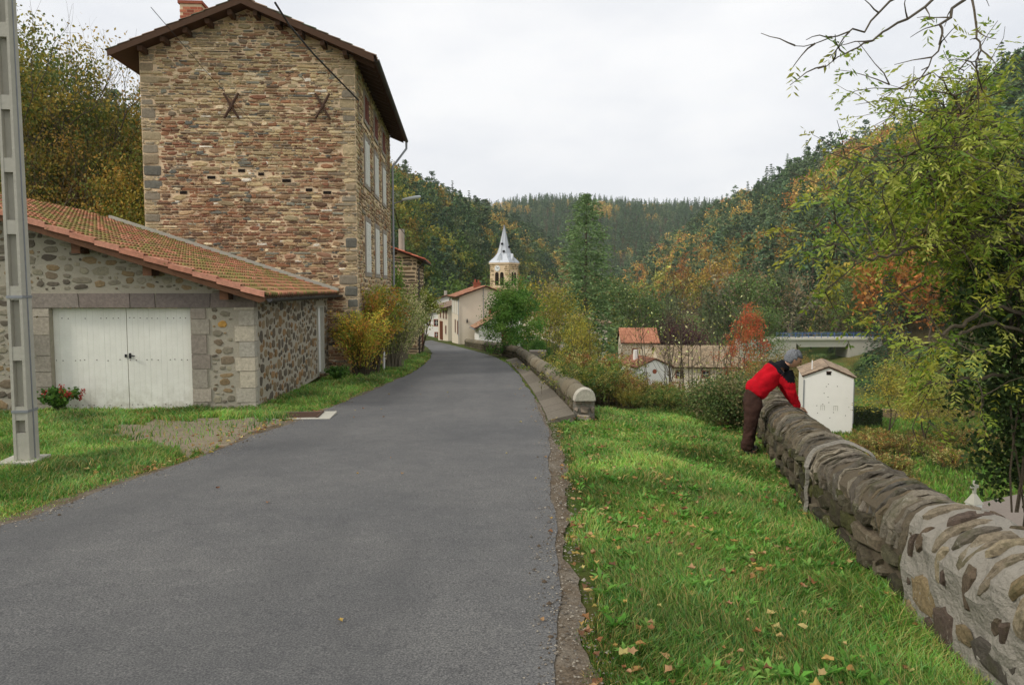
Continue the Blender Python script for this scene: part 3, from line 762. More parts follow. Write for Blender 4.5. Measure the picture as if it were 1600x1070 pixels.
rb = MB(); roof_slab(rb, W2, D2, E2+.01, S2, .35, .3, .08); r2 = rb.build('roof', 'wood_dark', h2)
for sg in (-1, 1):
    tb = MB(); tile_roof(tb, (-W2/2, -.36, t2(-W2/2)+.1), (sg, 0, -S2), (0, 1, 0), sqrt(1+S2*S2)*(W2/2+.4), D2+.7, .34, .22, .05, .03, lambda i, j: pick([S(178, 96, 70), S(160, 84, 62), S(190, 112, 84)], .15)); tb.build('roof_tiles', 'tile', r2)
mb = MB(); mb.tube([(-.9, 2.0, t2(-.9)-.1), (-.9, 2.0, t2(-.9)+1.3)], .16, 10); mb.build('chimney', 'concrete', r2)
mb = MB(); mb.tube([(.42, -.25, E2-.1), (.42, D2+.2, E2-.1)], .05, 6); mb.tube([(.42, -.2, E2-.1), (.1, -.05, E2-.5), (.1, -.05, .2)], .04, 6); mb.build('gutter', 'gutter_dark', h2)
mb = MB(); mb.box(-.01, .03, 1.6, 2.9, 1.4, 3.2); w = mb.build('window', 'dressed_stone', h2)
mb = MB(); mb.box(.03, .06, 1.7, 2.22, 1.5, 3.1); mb.box(.03, .06, 2.25, 2.8, 1.5, 3.1); mb.build('shutter', 'shutter_red', w)
mb = MB(); mb.box(.0, .04, 4.3, 5.2, .2, 2.3); mb.build('door', 'door_brown', h2)

# ---------------------------------------------------------------- village houses
def far_house(name, label, O, rot, W, D, eave, sl, wallm, group=None, ov=.35, roofcol=None, ridge='y', z0=None, tile=(.42, .3)):
    """gable toward camera at local y=0, x from 0 to W (right), depth D"""
    t = empty(name, O, rot, label, 'house', group); mb = MB(); ap = eave+sl*W/2
    mb.prism([(0, 0, -1), (W, 0, -1), (W, 0, eave), (W/2, 0, ap), (0, 0, eave)], (0, D, 0)); mb.build('wall', wallm, t)
    r = MB()
    for sg in (-1, 1):
        xe = W/2+sg*(W/2+ov); ze = ap-sl*(W/2+ov)
        r.prism([(W/2, -ov, ap+.01), (xe, -ov, ze+.01), (xe, -ov, ze+.1), (W/2, -ov, ap+.1)], (0, D+2*ov, 0))
    rr = r.build('roof', 'wood_dark', t); rc = roofcol or [S(164, 112, 86), S(146, 98, 76), S(176, 128, 100), S(134, 100, 80)]
    for sg in (-1, 1):
        tb = MB(); tile_roof(tb, (W/2, -ov-.04, ap+.12), (sg, 0, -sl), (0, 1, 0), sqrt(1+sl*sl)*(W/2+ov+.05), D+2*ov+.08, tile[0], tile[1], .05, .03, lambda i, j: pick(rc, .16), seg=3); tb.build('roof_tiles', 'tile', rr)
    return t, rr
def win(t, face, a, b, z0, z1, frame='concrete_pale', pane='window_glass', W=0, shut=None, proud=.03, fw=.1):
    """window on 'front' (y=0), 'left' (x=0) or 'right' (x=W) side; a..b along the wall"""
    f = MB()
    def bx(m_, p, q, r_, s_, d0, d1):
        if face == 'front': m_.box(p, q, -d1, -d0, r_, s_)
        elif face == 'left': m_.box(-d1, -d0, p, q, r_, s_)
        else: m_.box(W+d0, W+d1, p, q, r_, s_)
    for (p, q, r_, s_) in ((a-fw, a, z0, z1), (b, b+fw, z0, z1), (a-fw, b+fw, z1, z1+fw), (a-fw-.03, b+fw+.03, z0-fw, z0)): bx(f, p, q, r_, s_, -.02, proud)
    o = f.build('window', frame, t)
    g = MB(); bx(g, a, b, z0, z1, -.01, .006)
    g.build('pane', pane, o)
    if shut:
        s = MB(); mm_ = (a+b)/2; bx(s, a+.01, mm_-.01, z0, z1, .007, .03); bx(s, mm_+.01, b-.01, z0, z1, .007, .03); s.build('shutter', shut, o)
    else:
        s = MB(); mm_ = (a+b)/2; bx(s, mm_-.025, mm_+.025, z0, z1, .006, .02); bx(s, a, b, (z0+z1)/2-.02, (z0+z1)/2+.02, .006, .018); s.build('glazing_bar', 'shutter_white', o)
    return o
# big cream house beside the road, gable to us
YA = 64.0; A = P(718, 540, YA)
hA, rA = far_house('village_house', 'cream house with grey shutters and brick chimney, left of the bright green tree', (A.x, A.y, A.z), radians(9), 4.6, 8.5, 4.25, .36, 'render_cream')
for yc in (1.2, 3.4, 5.6, 7.6):
    win(hA, 'left', yc-.4, yc+.4, 2.7, 3.9, shut='shutter_white')
for yc in (1.6, 4.2): win(hA, 'left', yc-.55, yc+.55, .9, 2.1, shut='door_brown')
win(hA, 'front', 2.75, 3.75, 2.35, 3.1, frame='brick', shut=None, fw=.16)
mb = MB(); mb.tube([(2.1, -.05, 5.0), (2.1, -.05, 0)], .03, 6); mb.build('downpipe', 'zinc', hA)
mb = MB(); mb.tube([(-.06, -.06, 4.1), (-.06, -.06, 0)], .035, 6); mb.build('downpipe', 'zinc', hA)
mb = MB(); mb.box(.62, .72, -.12, -.0, 2.0, 2.25); mb.tube([(.67, 0, 2.3), (.67, -.16, 2.34), (.67, -.16, 2.24)], .02, 6); mb.build('wall_lamp', 'cable', hA)
mb = MB(); mb.box(1.6, 2.2, 3.0, 3.5, 4.7, 5.45); mb.box(1.55, 2.25, 2.95, 3.55, 5.45, 5.52); mb.tube([(1.75, 3.25, 5.5), (1.75, 3.25, 5.8)], .09, 8); mb.tube([(2.05, 3.25, 5.5), (2.05, 3.25, 5.75)], .09, 8); mb.build('chimney', 'brick', rA)
# lean-to annex with a pale wall, tiled roof and a flower box
B = P(748, 541, 60.5)
an = empty('lean_to', (B.x, B.y, B.z), radians(9), 'white lean-to with a half tiled roof, built against the cream house', 'annex')
mb = MB(); mb.prism([(0, 0, -1), (3.6, 0, -1), (3.6, 0, 2.7), (2.2, 0, 2.75), (0, 0, 1.55)], (0, 3.2, 0)); mb.build('wall', 'render_white', an)
mb = MB(); mb.prism([(-.35, -.3, 1.42), (2.3, -.3, 2.83), (2.3, -.3, 2.9), (-.35, -.3, 1.5)], (0, 3.5, 0)); ra = mb.build('roof', 'wood_dark', an)
tb = MB(); tile_roof(tb, (2.3, -.34, 2.92), (-1, 0, -.532), (0, 1, 0), 3.05, 3.5, .35, .25, .05, .03, lambda i, j: pick([S(150, 116, 92), S(166, 130, 104)], .15), seg=3); tb.build('roof_tiles', 'tile', ra)
mb = MB(); mb.tube([(-.4, -.3, 1.42), (-.4, 3.2, 1.42)], .06, 6); mb.build('gutter', 'zinc', an)
mb = MB(); mb.box(1.9, 2.9, -.03, .02, .2, 1.5); mb.build('door', 'door_brown', an)
# terrace wall and flower box
tw = MB(); tw.box(-.3, 2.9, -1.3, -1.0, -1, .32); tw.box(-.35, 2.95, -1.35, -.95, .32, .4)
o = tw.build('terrace_wall', 'stone_far'); o.location = (B.x, B.y, B.z); o.rotation_euler = (0, 0, radians(9)); tag(o, 'low stone terrace wall under the flower box by the white lean-to', 'wall')
# houses further down the road
C2 = P(703, 534, 80); hB, rB = far_house('village_house', 'narrow house with a tall brown wooden door and grey overhanging roof, behind the cream house', (C2.x-.2, C2.y, C2.z), radians(16), 3.8, 6, 3.75, .3, 'render_cream', roofcol=[S(140, 120, 104), S(128, 108, 92)], ov=.6)
mb = MB(); mb.box(-.06, .0, 3.0, 4.7, 0, 2.1); mb.build('door', 'door_brown', hB)
win(hB, 'left', .8, 1.5, .8, 1.7, shut='door_brown')
for yc in (.9, 2.5, 4.3): win(hB, 'left', yc-.35, yc+.35, 2.45, 3.4, shut='door_brown')
C3 = P(664, 527, 104); hC, rC = far_house('village_house', 'white house with an orange-red roof facing the bend at the far end of the road', (C3.x, C3.y, C3.z), radians(-20), 3.4, 5, 3.1, .34, 'render_white', ov=.3)
win(hC, 'front', 1.5, 2.1, 1.7, 2.5, frame='brick'); win(hC, 'front', 1.6, 2.0, .1, .7, frame='brick'); win(hC, 'front', .4, .8, 1.8, 2.4, frame='brick')
C4 = P(678, 497, 112); hD, rD = far_house('village_house', 'white house with brown roof, half hidden behind the narrow house down the road', (C4.x, C4.y, -5.6), radians(-12), 4.2, 6, 5.4, .34, 'render_white', ov=.3, roofcol=[S(150, 110, 90), S(140, 98, 80)])
mb = MB(); mb.box(1.0, 1.4, 2, 2.4, 5.8, 6.9); mb.build('chimney', 'concrete', rD)
win(hD, 'front', 1.0, 1.6, 3.2, 4.2, frame='brick')

# ---------------------------------------------------------------- church tower
YC = 96; cb = P(788, 470, YC); tower = empty('church_tower', (cb.x, cb.y, -6.5), radians(-27), 'square stone church tower with a pale metal spire and a white clock face', 'church tower')
tz = lambda z: z+6.5
topz = P(788, 411, YC).z; tipz = P(786, 352, YC).z; hw = 1.36
mb = MB(); mb.box(-hw, hw, -hw, hw, 0, tz(topz), 0)
tpal_ = [S(170, 148, 106), S(150, 128, 92), S(184, 162, 120), S(140, 122, 94)]
louv = [('f', -.36), ('f', .36), ('r', -.36), ('r', .36)]
zl0, zl1 = tz(topz)-2.85, tz(topz)-1.45
kp = lambda a, b, c, d: not (b > -.75 and a < .75 and d > zl0-.1 and c < zl1+.45) and not (b > -.5 and a < .5 and d > zl1+.3)
stone_field(mb, -hw, hw, tz(topz)-7, tz(topz)-.2, (.22, .3), (.35, .6), .05, .03, lambda x, z: pick(tpal_), lambda x, z, d: (x, -hw-d, z), kp, 1, .2, 0)
stone_field(mb, -hw, hw, tz(topz)-7, tz(topz)-.2, (.22, .3), (.35, .6), .05, .03, lambda x, z: pick(tpal_), lambda x, z, d: (hw+d, x, z), lambda a, b, c, d: not (b > -.75 and a < .75 and d > zl0-.1 and c < zl1+.45), 1, .2, 0)
mb.box(-hw-.12, hw+.12, -hw-.12, hw+.12, tz(topz)-.18, tz(topz)+.02, 0)
mb.build('wall', ['mortar_tan', 'stone'], tower)
for fc, xc in louv:
    mb = MB(); prof = [(-.25, zl0), (.25, zl0), (.25, zl1)]+[(.25*cos(t), zl1+.25*sin(t)) for t in np.linspace(.3, pi-.3, 7)]+[(-.25, zl1)]
    if fc == 'f': mb.prism([(xc+a, -hw-.035, b) for a, b in prof], (0, .05, 0))
    else: mb.prism([(hw+.035, xc+a, b) for a, b in prof], (-.05, 0, 0))
    o = mb.build('belfry_opening', 'hole_dark', tower)
    mb = MB()
    for k in range(5):
        zz = zl0+.12+k*.3
        if fc == 'f': mb.box(xc-.23, xc+.23, -hw-.09, -hw-.035, zz, zz+.05)
        else: mb.box(hw+.035, hw+.09, xc-.23, xc+.23, zz, zz+.05)
    mb.build('louvres', 'wood_dark', o)
mb = MB(); cz = tz(topz)-.72; ring = [(-.28+.38*cos(t), -hw-.07, cz+.38*sin(t)) for t in np.linspace(0, 2*pi, 28, endpoint=False)]
mb.prism(ring, (0, .06, 0)); ck = mb.build('clock_face', 'white_plain', tower)
mb = MB()
for a, l, w_ in ((radians(60), .24, .03), (radians(-30), .3, .02)):
    d = Vector((sin(a), 0, cos(a))); c0 = Vector((-.28, -hw-.09, cz)); mb.tube([c0-d*.05, c0+d*l], w_, 4)
for k in range(12):
    a = k*pi/6; c0 = Vector((-.28+.32*sin(a), -hw-.072, cz+.32*cos(a))); mb.box(c0.x-.015, c0.x+.015, c0.y-.01, c0.y, c0.z-.02, c0.z+.02)
mb.build('clock_hands', 'cable', ck)
# spire: square flared skirt changing to an octagon
mb = MB(); zt = tz(topz); zp = tz(tipz); H_ = zp-zt
def ring8(z, r_sq, blend):
    out = []
    for k in range(8):
        a = pi/4*k+pi/8*0; ca, sa = cos(a), sin(a); sq = r_sq/max(abs(ca), abs(sa)) ; oc = r_sq*1.04
        r_ = sq*(1-blend)+oc*blend; out.append((r_*ca, r_*sa, z))
    return out
lv = [(0, hw+.14, 0), (.05*H_, hw-.0, .0), (.14*H_, hw*.78, .3), (.25*H_, hw*.62, .8), (.4*H_, hw*.49, 1), (1.0*H_, .02, 1)]
vs = [];
for z, r_, b_ in lv: vs += ring8(zt+.02+z, r_, b_)
fs = [(i*8+k, i*8+(k+1) % 8, (i+1)*8+(k+1) % 8, (i+1)*8+k) for i in range(len(lv)-1) for k in range(8)]+[tuple(range(8))[::-1]]
mb.add(vs, fs); sp_ = mb.build('spire', 'spire_zinc', tower)
mb = MB()
for k in range(8):   # standing seams
    pts = [Vector(vs[i*8+k]) for i in range(len(lv))]; mb.tube(pts, .03, 4)
mb.build('spire_ribs', 'zinc', sp_)
for a, z in ((-pi/2, .5), (-pi/2+.4, .3), (0, .42)):
    r_ = hw*.49*(1-(z-.4)/.6)+.03; mb = MB(); c0 = Vector((r_*cos(a), r_*sin(a), zt+z*H_)); mb.box(c0.x-.12, c0.x+.12, c0.y-.12, c0.y+.12, c0.z-.12, c0.z+.14); mb.build('spire_vent', 'cable', sp_)
mb = MB(); mb.tube([(0, 0, zp-.1), (0, 0, zp+.7)], .02, 5); mb.tube([(-.2, 0, zp+.45), (.2, 0, zp+.45)], .018, 5); mb.build('cross', 'cable', sp_)
# small gable dormer triangles on the skirt
mb = MB(); zz = zt+.05*H_
mb.add([(-.45, -hw*.98, zz), (.45, -hw*.98, zz), (0, -hw*.42, zz+1.1), (0, -hw*.95, zz+.9)], [(0, 1, 3), (1, 2, 3), (2, 0, 3)]); 
mb.add([(hw*.98, -.45, zz), (hw*.98, .45, zz), (hw*.42, 0, zz+1.1), (hw*.95, 0, zz+.9)], [(0, 1, 3), (1, 2, 3), (2, 0, 3)]); mb.build('spire_gable', 'spire_zinc', sp_)
# church nave roof seen beyond the green tree
C5 = P(815, 520, 88); hE, rE = far_house('church_nave', 'long stone church building with a pale brown roof below the tower', (C5.x, C5.y, -8), radians(-60), 5, 9, 5.6, .5, 'render_cream', roofcol=[S(160, 140, 116), S(148, 124, 100)])
hE['category'] = 'church'

# ---------------------------------------------------------------- valley houses, barn, bridge
YB = 60; b0 = P(1254, 657, YB); b1 = P(1333, 657, YB); WB = b1.x-b0.x
bz = h_((b0.x+b1.x)/2, YB)
barn, rbn = far_house('barn', 'white rendered barn with a brown tiled roof in the meadow beyond the person in red', (b0.x, b0.y, b0.z), radians(-18), WB*.9, 6.5, P(0, 588, YB).z-b0.z, .42, 'render_white', ov=.12, roofcol=[S(146, 128, 108), S(158, 138, 116), S(132, 116, 98)])
barn['category'] = 'barn'; WB *= .9
mb = MB(); zc = P(0, 582, YB).z-b0.z; mb.box(WB/2-.17, WB/2+.17, -.03, .02, zc-.12, zc+.12); v_ = mb.build('vent', 'hole_dark', barn)
mb = MB(); mb.box(WB/2-.2, WB/2+.2, -.06, .01, zc+.12, zc+.18); mb.build('lintel', 'wood_dark', v_)
mb = MB()
for a, z in ((.42, 2.35), (.5, 3.1), (.5, 2.05), (.52, 1.6), (.68, 2.95), (.28, 1.3), (.46, 2.9), (.62, .8), (.86, .6), (.55, .35), (.4, 1.45), (.3, .7)):
    mb.box(WB*a-.035, WB*a+.035, -.012, .01, z-.03, z+.03)
mb.build('wall_mark', 'dark_dressed', barn)
for a in (.4, .66):
    mb = MB(); x = WB*a; z = .95
    for (p, q, r_, s_) in ((x-.16, x-.13, z, z+.4), (x+.13, x+.16, z, z+.4), (x-.16, x+.16, z+.37, z+.4), (x-.01, x+.01, z, z+.4)): mb.box(p, q, -.012, .01, r_, s_)
    mb.build('blocked_window', 'concrete', barn)
mb = MB(); mb.box(-.02, .06, -.06, .02, 0, 3.4); mb.tube([(WB+.03, -.06, 3.4), (WB+.03, -.06, 0)], .045, 6); mb.build('downpipe', 'zinc', barn)
mb = MB(); mb.tube([(.7, 1.2, 3.9), (.7, 1.2, 4.9)], .05, 6); mb.build('roof_pipe', 'white_plain', rbn)
# low wall + hedge right of the barn
q0 = P(1336, 660, 62); q1 = P(1385, 660, 62)

# valley house with orange roof, ridge across
YV = 92; v0 = P(972, 600, YV); v1 = P(1026, 600, YV); zt_ = P(0, 536, YV).z; zr_ = P(0, 514, YV+3).z
vh = empty('valley_house', (v0.x, v0.y, v0.z), radians(-4), 'stone and plaster house with a plain orange tiled roof, down in the valley', 'house')
WV = v1.x-v0.x; ev = zt_-v0.z; ap = zr_-v0.z
mb = MB(); mb.prism([(0, 0, -1), (0, 7, -1), (0, 7, ev), (0, 3.5, ap-.1), (0, 0, ev)], (WV, 0, 0)); 
stone_field(mb, 0, WV, ev*.45, ev-.05, (.2, .3), (.3, .5), .09, .02, lambda x, z: pick([S(196, 170, 130), S(180, 150, 112)]), lambda x, z, d: (x, -d, z), None, 1, .4, 0, .2)
mb.build('wall', ['render_cream', 'stone'], vh)
mb = MB(); mb.prism([(-.25, -.3, ev-.08), (-.25, 3.5, ap), (-.25, 7.3, ev-.08), (-.25, 7.3, ev+.0), (-.25, 3.5, ap+.1), (-.25, -.3, ev+.0)], (WV+.5, 0, 0)); rv = mb.build('roof', 'wood_dark', vh)
tb = MB(); slv = Vector((0, -3.8, -(ap-ev+.1))); tile_roof(tb, (-.27, 3.5, ap+.12), slv, (1, 0, 0), slv.length, WV+.54, .4, .3, .05, .03, lambda i, j: pick([S(172, 118, 90), S(162, 110, 84), S(180, 126, 98)], .06), seg=3); tb.build('roof_tiles', 'tile', rv)
win(vh, 'front', 1.3, 1.75, ev-1.25, ev-.75, frame='brick'); win(vh, 'front', 1.2, 1.9, ev-2.6, ev-1.75, frame='brick')
# small white house with gable, in front of it
YW = 74; w0 = P(996, 598, YW); w1 = P(1046, 598, YW)
wh, rw = far_house('valley_house', 'small whitewashed house with worn plaster and a round gable window, below the orange-roofed house', (w0.x, w0.y, w0.z-1.5), radians(16), w1.x-w0.x+.6, 5, 3.0, .42, 'render_white', ov=.15, roofcol=[S(150, 104, 80), S(136, 92, 72)])
mb = MB(); mb.prism([(1.9+.24*cos(t), -.03, 2.6+.24*sin(t)) for t in np.linspace(0, 2*pi, 14, endpoint=False)], (0, .04, 0)); mb.build('round_window', 'brick', wh)
mb = MB(); mb.box(.9, 1.3, 2.6, 3.0, 3.3, 4.6); mb.build('chimney', 'render_white', rw)
# long barn whose big brown roof slopes toward us
YR = 84; r0 = P(1036, 590, YR); r1 = P(1160, 590, YR); WR = r1.x-r0.x; evr = P(0, 573, YR).z-r0.z; apr = P(0, 541, YR+6).z-r0.z
lb_ = empty('long_barn', (r0.x, r0.y, r0.z), radians(-3), 'long farm building under a wide flat brown tiled roof, left of the orange tree', 'barn')
mb = MB(); mb.prism([(0, 0, -2.5), (0, 12, -2.5), (0, 12, evr), (0, 6, apr-.1), (0, 0, evr)], (WR, 0, 0))
mb.build('wall', 'render_cream', lb_)
mb = MB(); mb.prism([(-.3, -.4, evr-.1), (-.3, 6, apr), (-.3, 12.3, evr-.1), (-.3, 12.3, evr), (-.3, 6, apr+.1), (-.3, -.4, evr)], (WR+.6, 0, 0)); rl = mb.build('roof', 'wood_dark', lb_)
tb = MB(); slv = Vector((0, -6.45, -(apr-evr+.12))); tile_roof(tb, (-.32, 6, apr+.12), slv, (1, 0, 0), slv.length, WR+.64, .4, .26, .05, .03, lambda i, j: pick([S(150, 132, 106), S(140, 122, 98), S(158, 140, 114), S(126, 112, 90)], .12), seg=3); tb.build('roof_tiles', 'tile', rl)
for xx in (1.5, 4.5, 7.2): win(lb_, 'front', xx, xx+.7, evr-1.2, evr-.5, frame='brick')
# road bridge
gx0 = lambda px: (px-800)/FPX*124
YG = 124; g0 = P(1180, 528, YG); g1 = P(1372, 528, YG); dz_ = P(0, 529, YG).z
br = empty('bridge', (g0.x, g0.y, dz_), radians(1.5), 'pale concrete road bridge with a blue railing, seen across the valley', 'bridge'); LB = g1.x-g0.x
X0 = gx0(1213)-g0.x; mb = MB(); mb.box(X0, LB+10, -.1, 5, -.35, 0); mb.box(X0, LB+10, -.3, 0.1, -.2, .12); br_deck = mb.build('deck', 'concrete_pale', br)
x0_, x1_ = P(1262, 0, YG).x-g0.x, P(1345, 0, YG).x-g0.x
mb = MB(); mb.prism([(x0_-.6, .3, -.38), (x1_+.5, .3, -.38), (x1_-.3, .3, -1.45), (x0_+.6, .3, -1.45)], (0, 4.2, 0)); mb.build('beam', 'concrete_pale', br)
mb = MB(); mb.box(x0_-9, x0_-.2, -.05, 4.9, -5, -.36); mb.build('abutment', 'concrete', br)
mb = MB(); mb.box(x1_+.2, x1_+12, -.05, 4.9, -5, -.36); mb.build('abutment', 'concrete', br)
mb = MB()
for z in (.45, .75, 1.0): mb.tube([(X0, -.1, z), (LB+10, -.1, z)], .045, 5)
k = X0+.1
while k < LB+10: mb.box(k-.05, k+.05, -.14, -.06, .1, 1.0); k += 1.1
mb.build('railing', 'blue_rail', br)

# cemetery: cross monument and low chapel roof below the near wall
cq = P(1521, 797, 30.0)
mm = empty('cemetery_cross', (cq.x, cq.y, cq.z-.6), radians(15), 'small stone cross on a white pedestal in the cemetery below the wall', 'cross')
mb = MB(); mb.box(-.22, .22, -.2, .2, 0, .9); mb.build('pedestal', 'white_plain', mm)
mb = MB(); mb.prism([(-.24, -.24, .9), (.24, -.24, .9), (.07, -.07, 1.25), (-.07, -.07, 1.25)], (0, .01, 0)); mb.v = []; mb.f = []; mb.m = []; mb.c = []
mb.add([(-.26, -.24, .9), (.26, -.24, .9), (.26, .24, .9), (-.26, .24, .9), (-.06, -.06, 1.3), (.06, -.06, 1.3), (.06, .06, 1.3), (-.06, .06, 1.3)], [(3, 2, 1, 0), (4, 5, 6, 7), (0, 1, 5, 4), (1, 2, 6, 5), (2, 3, 7, 6), (3, 0, 4, 7)])
mb.box(-.055, .055, -.05, .05, 1.3, 1.85); mb.box(-.18, .18, -.045, .045, 1.55, 1.67); mb.build('cross', 'concrete', mm)
ch = P(1560, 800, 30.0)
tb_ = empty('chapel', (ch.x, ch.y, ch.z-2.2), radians(20), 'low stone cemetery chapel with a grey slab roof at the far right below the wall', 'chapel')
mb = MB(); mb.prism([(-.9, -1.0, 0), (3.5, -1.0, 0), (3.5, -1.0, 2.0), (-.9, -1.0, 1.75)], (0, 2.5, 0)); mb.build('wall', 'concrete', tb_)
mb = MB(); mb.prism([(-1.1, -1.15, 1.8), (3.6, -1.15, 2.1), (3.6, -1.15, 2.2), (-1.1, -1.15, 1.9)], (0, 2.8, 0)); mb.build('roof', 'dark_dressed', tb_)
# ---------------------------------------------------------------- near parapet (right foreground)
seg = np.hypot(*np.diff(NWa, axis=0).T); cum = np.concatenate([[0], np.cumsum(seg)])
def nwp(s):
    x = np.interp(s, cum, NWa[:, 0]); y = np.interp(s, cum, NWa[:, 1])
    x2 = np.interp(s+.3, cum, NWa[:, 0]); y2 = np.interp(s+.3, cum, NWa[:, 1]); x1 = np.interp(s-.3, cum, NWa[:, 0]); y1 = np.interp(s-.3, cum, NWa[:, 1])
    d = Vector((x2-x1, y2-y1, 0)).normalized(); return Vector((x, y, rz_(y)-DIP)), d, Vector((d.y, -d.x, 0))   # point, along, outward to valley
s_of_y = lambda y: float(np.interp(y, NWa[:, 1], cum))
TH, HB, HC = .5, .48, .21
def prof(t, th=TH, hb=HB, hc=HC, ov=.02):
    """profile length parameter: 0..hb up the front, then over the rounded top, then down the back -> (across, z, nx, nz)"""
    Lc = pi*(th/2+hc)/2
    if t < hb: return (0, t, -1, 0)
    if t < hb+Lc:
        a = pi*(t-hb)/Lc; return (th/2-(th/2+ov)*cos(a), hb+hc*sin(a), -cos(a), sin(a))
    return (th, hb-(t-hb-Lc), 1, 0)
S_NEW = s_of_y(4.55); SE = s_of_y(13.0); LC = pi*(TH/2+HC)/2
def wall_fr(sc_=1.0, ex=0.0, ov=.02):
    def fr(s, t, d):
        p, al, ou = nwp(s); a, z, nx, nz_ = prof(t*sc_, ov=ov)
        return p+ou*(a+nx*(d+ex))+Vector((0, 0, z+nz_*(d+ex)))
    return fr
nwall = empty('stone_parapet', (0, 0, 0), 0, 'low mossy stone parapet the person in red leans on, freshly mortared at its near end', 'wall')
def body_surface(mb, s0, s1, ds, fr, t0, t1, nt_, amp, mat, sc=7.0):
    ns = int((s1-s0)/ds); vs = []
    for i in range(ns+1):
        s = s0+(s1-s0)*i/ns
        for k in range(nt_+1):
            t = t0+(t1-t0)*k/nt_
            dd = amp*mnoise.fractal(Vector((s*sc, t*sc, s0)), 1.0, 2.0, 3)
            vs.append(fr(s, t, dd))
    w = nt_+1
    mb.add(vs, [(i*w+k, (i+1)*w+k, (i+1)*w+k+1, i*w+k+1) for i in range(ns) for k in range(nt_)], mat)
    for i in (0, ns): mb.add(vs[i*w:(i+1)*w], [tuple(range(w)) if i else tuple(range(w))[::-1]], mat)
fr0 = wall_fr()
mb = MB(); body_surface(mb, S_NEW, SE, .06, fr0, -.35, HB*2+LC+4.6, 60, .012, 0)
oldp = [S(82, 76, 60), S(72, 66, 52), S(94, 86, 70), S(64, 60, 48), S(90, 86, 66), S(78, 78, 44), S(100, 90, 74)]
stone_field(mb, S_NEW, SE, -.1, HB+.02, (.09, .2), (.12, .36), .022, .05, lambda s, z: pick(oldp, .25), fr0, None, 1, .45, .015, .03, .2)
stone_field(mb, S_NEW, SE, HB+LC+.02, HB+LC+.8, (.12, .22), (.18, .4), .03, .04, lambda s, z: pick(oldp, .25), fr0, None, 1, .45, .015, .0, .2)
mb.build('wall_face', ['mortar_dark', 'old_stone'], nwall)
copal = [S(122, 114, 100), S(106, 98, 86), S(92, 86, 76), S(136, 127, 110), S(112, 102, 84), S(86, 82, 74), S(114, 100, 80)]
def coping(name, s0, s1, frp, wr, th, hb, hc, parent, pal, jitter=.02, mat='old_stone', seg=14, smooth=False, gap=.004):
    wv_ = .05 if jitter > .012 else 0.0; mb = MB(); s = s0
    while s < s1:
        w = min(random.uniform(*wr), s1-s+.001); k = 1+random.uniform(-jitter, jitter)*4; sh = random.uniform(-jitter, jitter)*.6; dz = random.uniform(-jitter, jitter)*.5; tl = random.uniform(-.25, .25)*w
        vs = []; tt = ((gap, .88), (w*.12+gap, .985), (w*.5, 1.01), (w*.88-gap, .985), (w-gap, .88)); sd = random.uniform(0, 99)
        for o_, sc_ in tt:
            for q in range(seg+1):
                a = -.25+(pi+.5)*q/seg; nzv = mnoise.noise(Vector((q*.8, o_*9, sd)))*jitter*1.8
                rr = (th/2+.03)*k*sc_+nzv; rh = hc*k*(.8+.2*sc_)+nzv
                p, al, ou = frp(s+o_+wv_*(mnoise.noise(Vector((a*1.3, s*1.8, 5.5)))*2+.6*mnoise.noise(Vector((a*3.1, s*6, 1.5)))))
                vs.append(p+ou*(th/2+sh-rr*cos(a))+Vector((0, 0, hb+dz+rh*sin(a))))
        n = seg+1
        fs = [(i*n+q, (i+1)*n+q, (i+1)*n+q+1, i*n+q+1) for i in range(4) for q in range(seg)]+[tuple(range(n))[::-1], tuple(range(4*n, 5*n))]
        mb.add(vs, fs, 0, pick(pal, .2)); s += w
    return mb.build(name, mat, parent, smooth)
coping('coping', S_NEW+.02, SE, nwp, (.035, .11), TH-.02, HB-.03, HC+.04, nwall, copal, .018)
# newly mortared end: pale mortar with scattered dark stones showing through
frn = wall_fr(1.0, .04, .0)
mb = MB(); body_surface(mb, 0, S_NEW+.03, .035, frn, -.35, HB*2+LC+4.6, 100, .045, 0, 5)
newp = [S(104, 90, 74), S(90, 84, 76), S(122, 106, 82), S(96, 82, 72), S(112, 104, 92), S(128, 112, 84)]
rubble_field(mb, s_of_y(1.2), S_NEW, -.12, HB*.72, [(.24, .42, .16, .3, 3000), (.12, .24, .08, .18, 3500), (.06, .12, .05, .1, 1500)], .016, .02, lambda s, z: pick(newp), frn, None, 1, .02, .2)
rubble_field(mb, s_of_y(1.2), S_NEW-.04, HB*.74, HB+LC*.97, [(.06, .11, .22, .42, 300), (.045, .09, .12, .26, 500), (.04, .07, .06, .12, 260)], .026, .026, lambda s, z: pick(newp+[S(160, 146, 120), S(140, 128, 108)]), frn, None, 1, .02, .2)
mb.build('mortared_end', ['mortar_new', 'old_stone'], nwall)
# raised pale mortar seam across the wall
mb = MB(); vs = []; s_s = s_of_y(6.85); nn_ = 44
for k in range(nn_+1):
    t = .0+(HB+LC*.93)*k/nn_; wv = .022*sin(t*9)+.012*sin(t*23); wd_ = .028+.012*sin(t*14+1)
    for o_, d_ in ((-wd_, .035), (-wd_*.5, .062), (wd_*.5, .062), (wd_, .035)): vs.append(fr0(s_s+wv+o_, t, d_+.0+.006*sin(t*31)))
mb.add(vs, [(k*4+j, (k+1)*4+j, (k+1)*4+j+1, k*4+j+1) for k in range(nn_) for j in range(3)]); mb.build('mortar_seam', 'mortar_new', nwall)

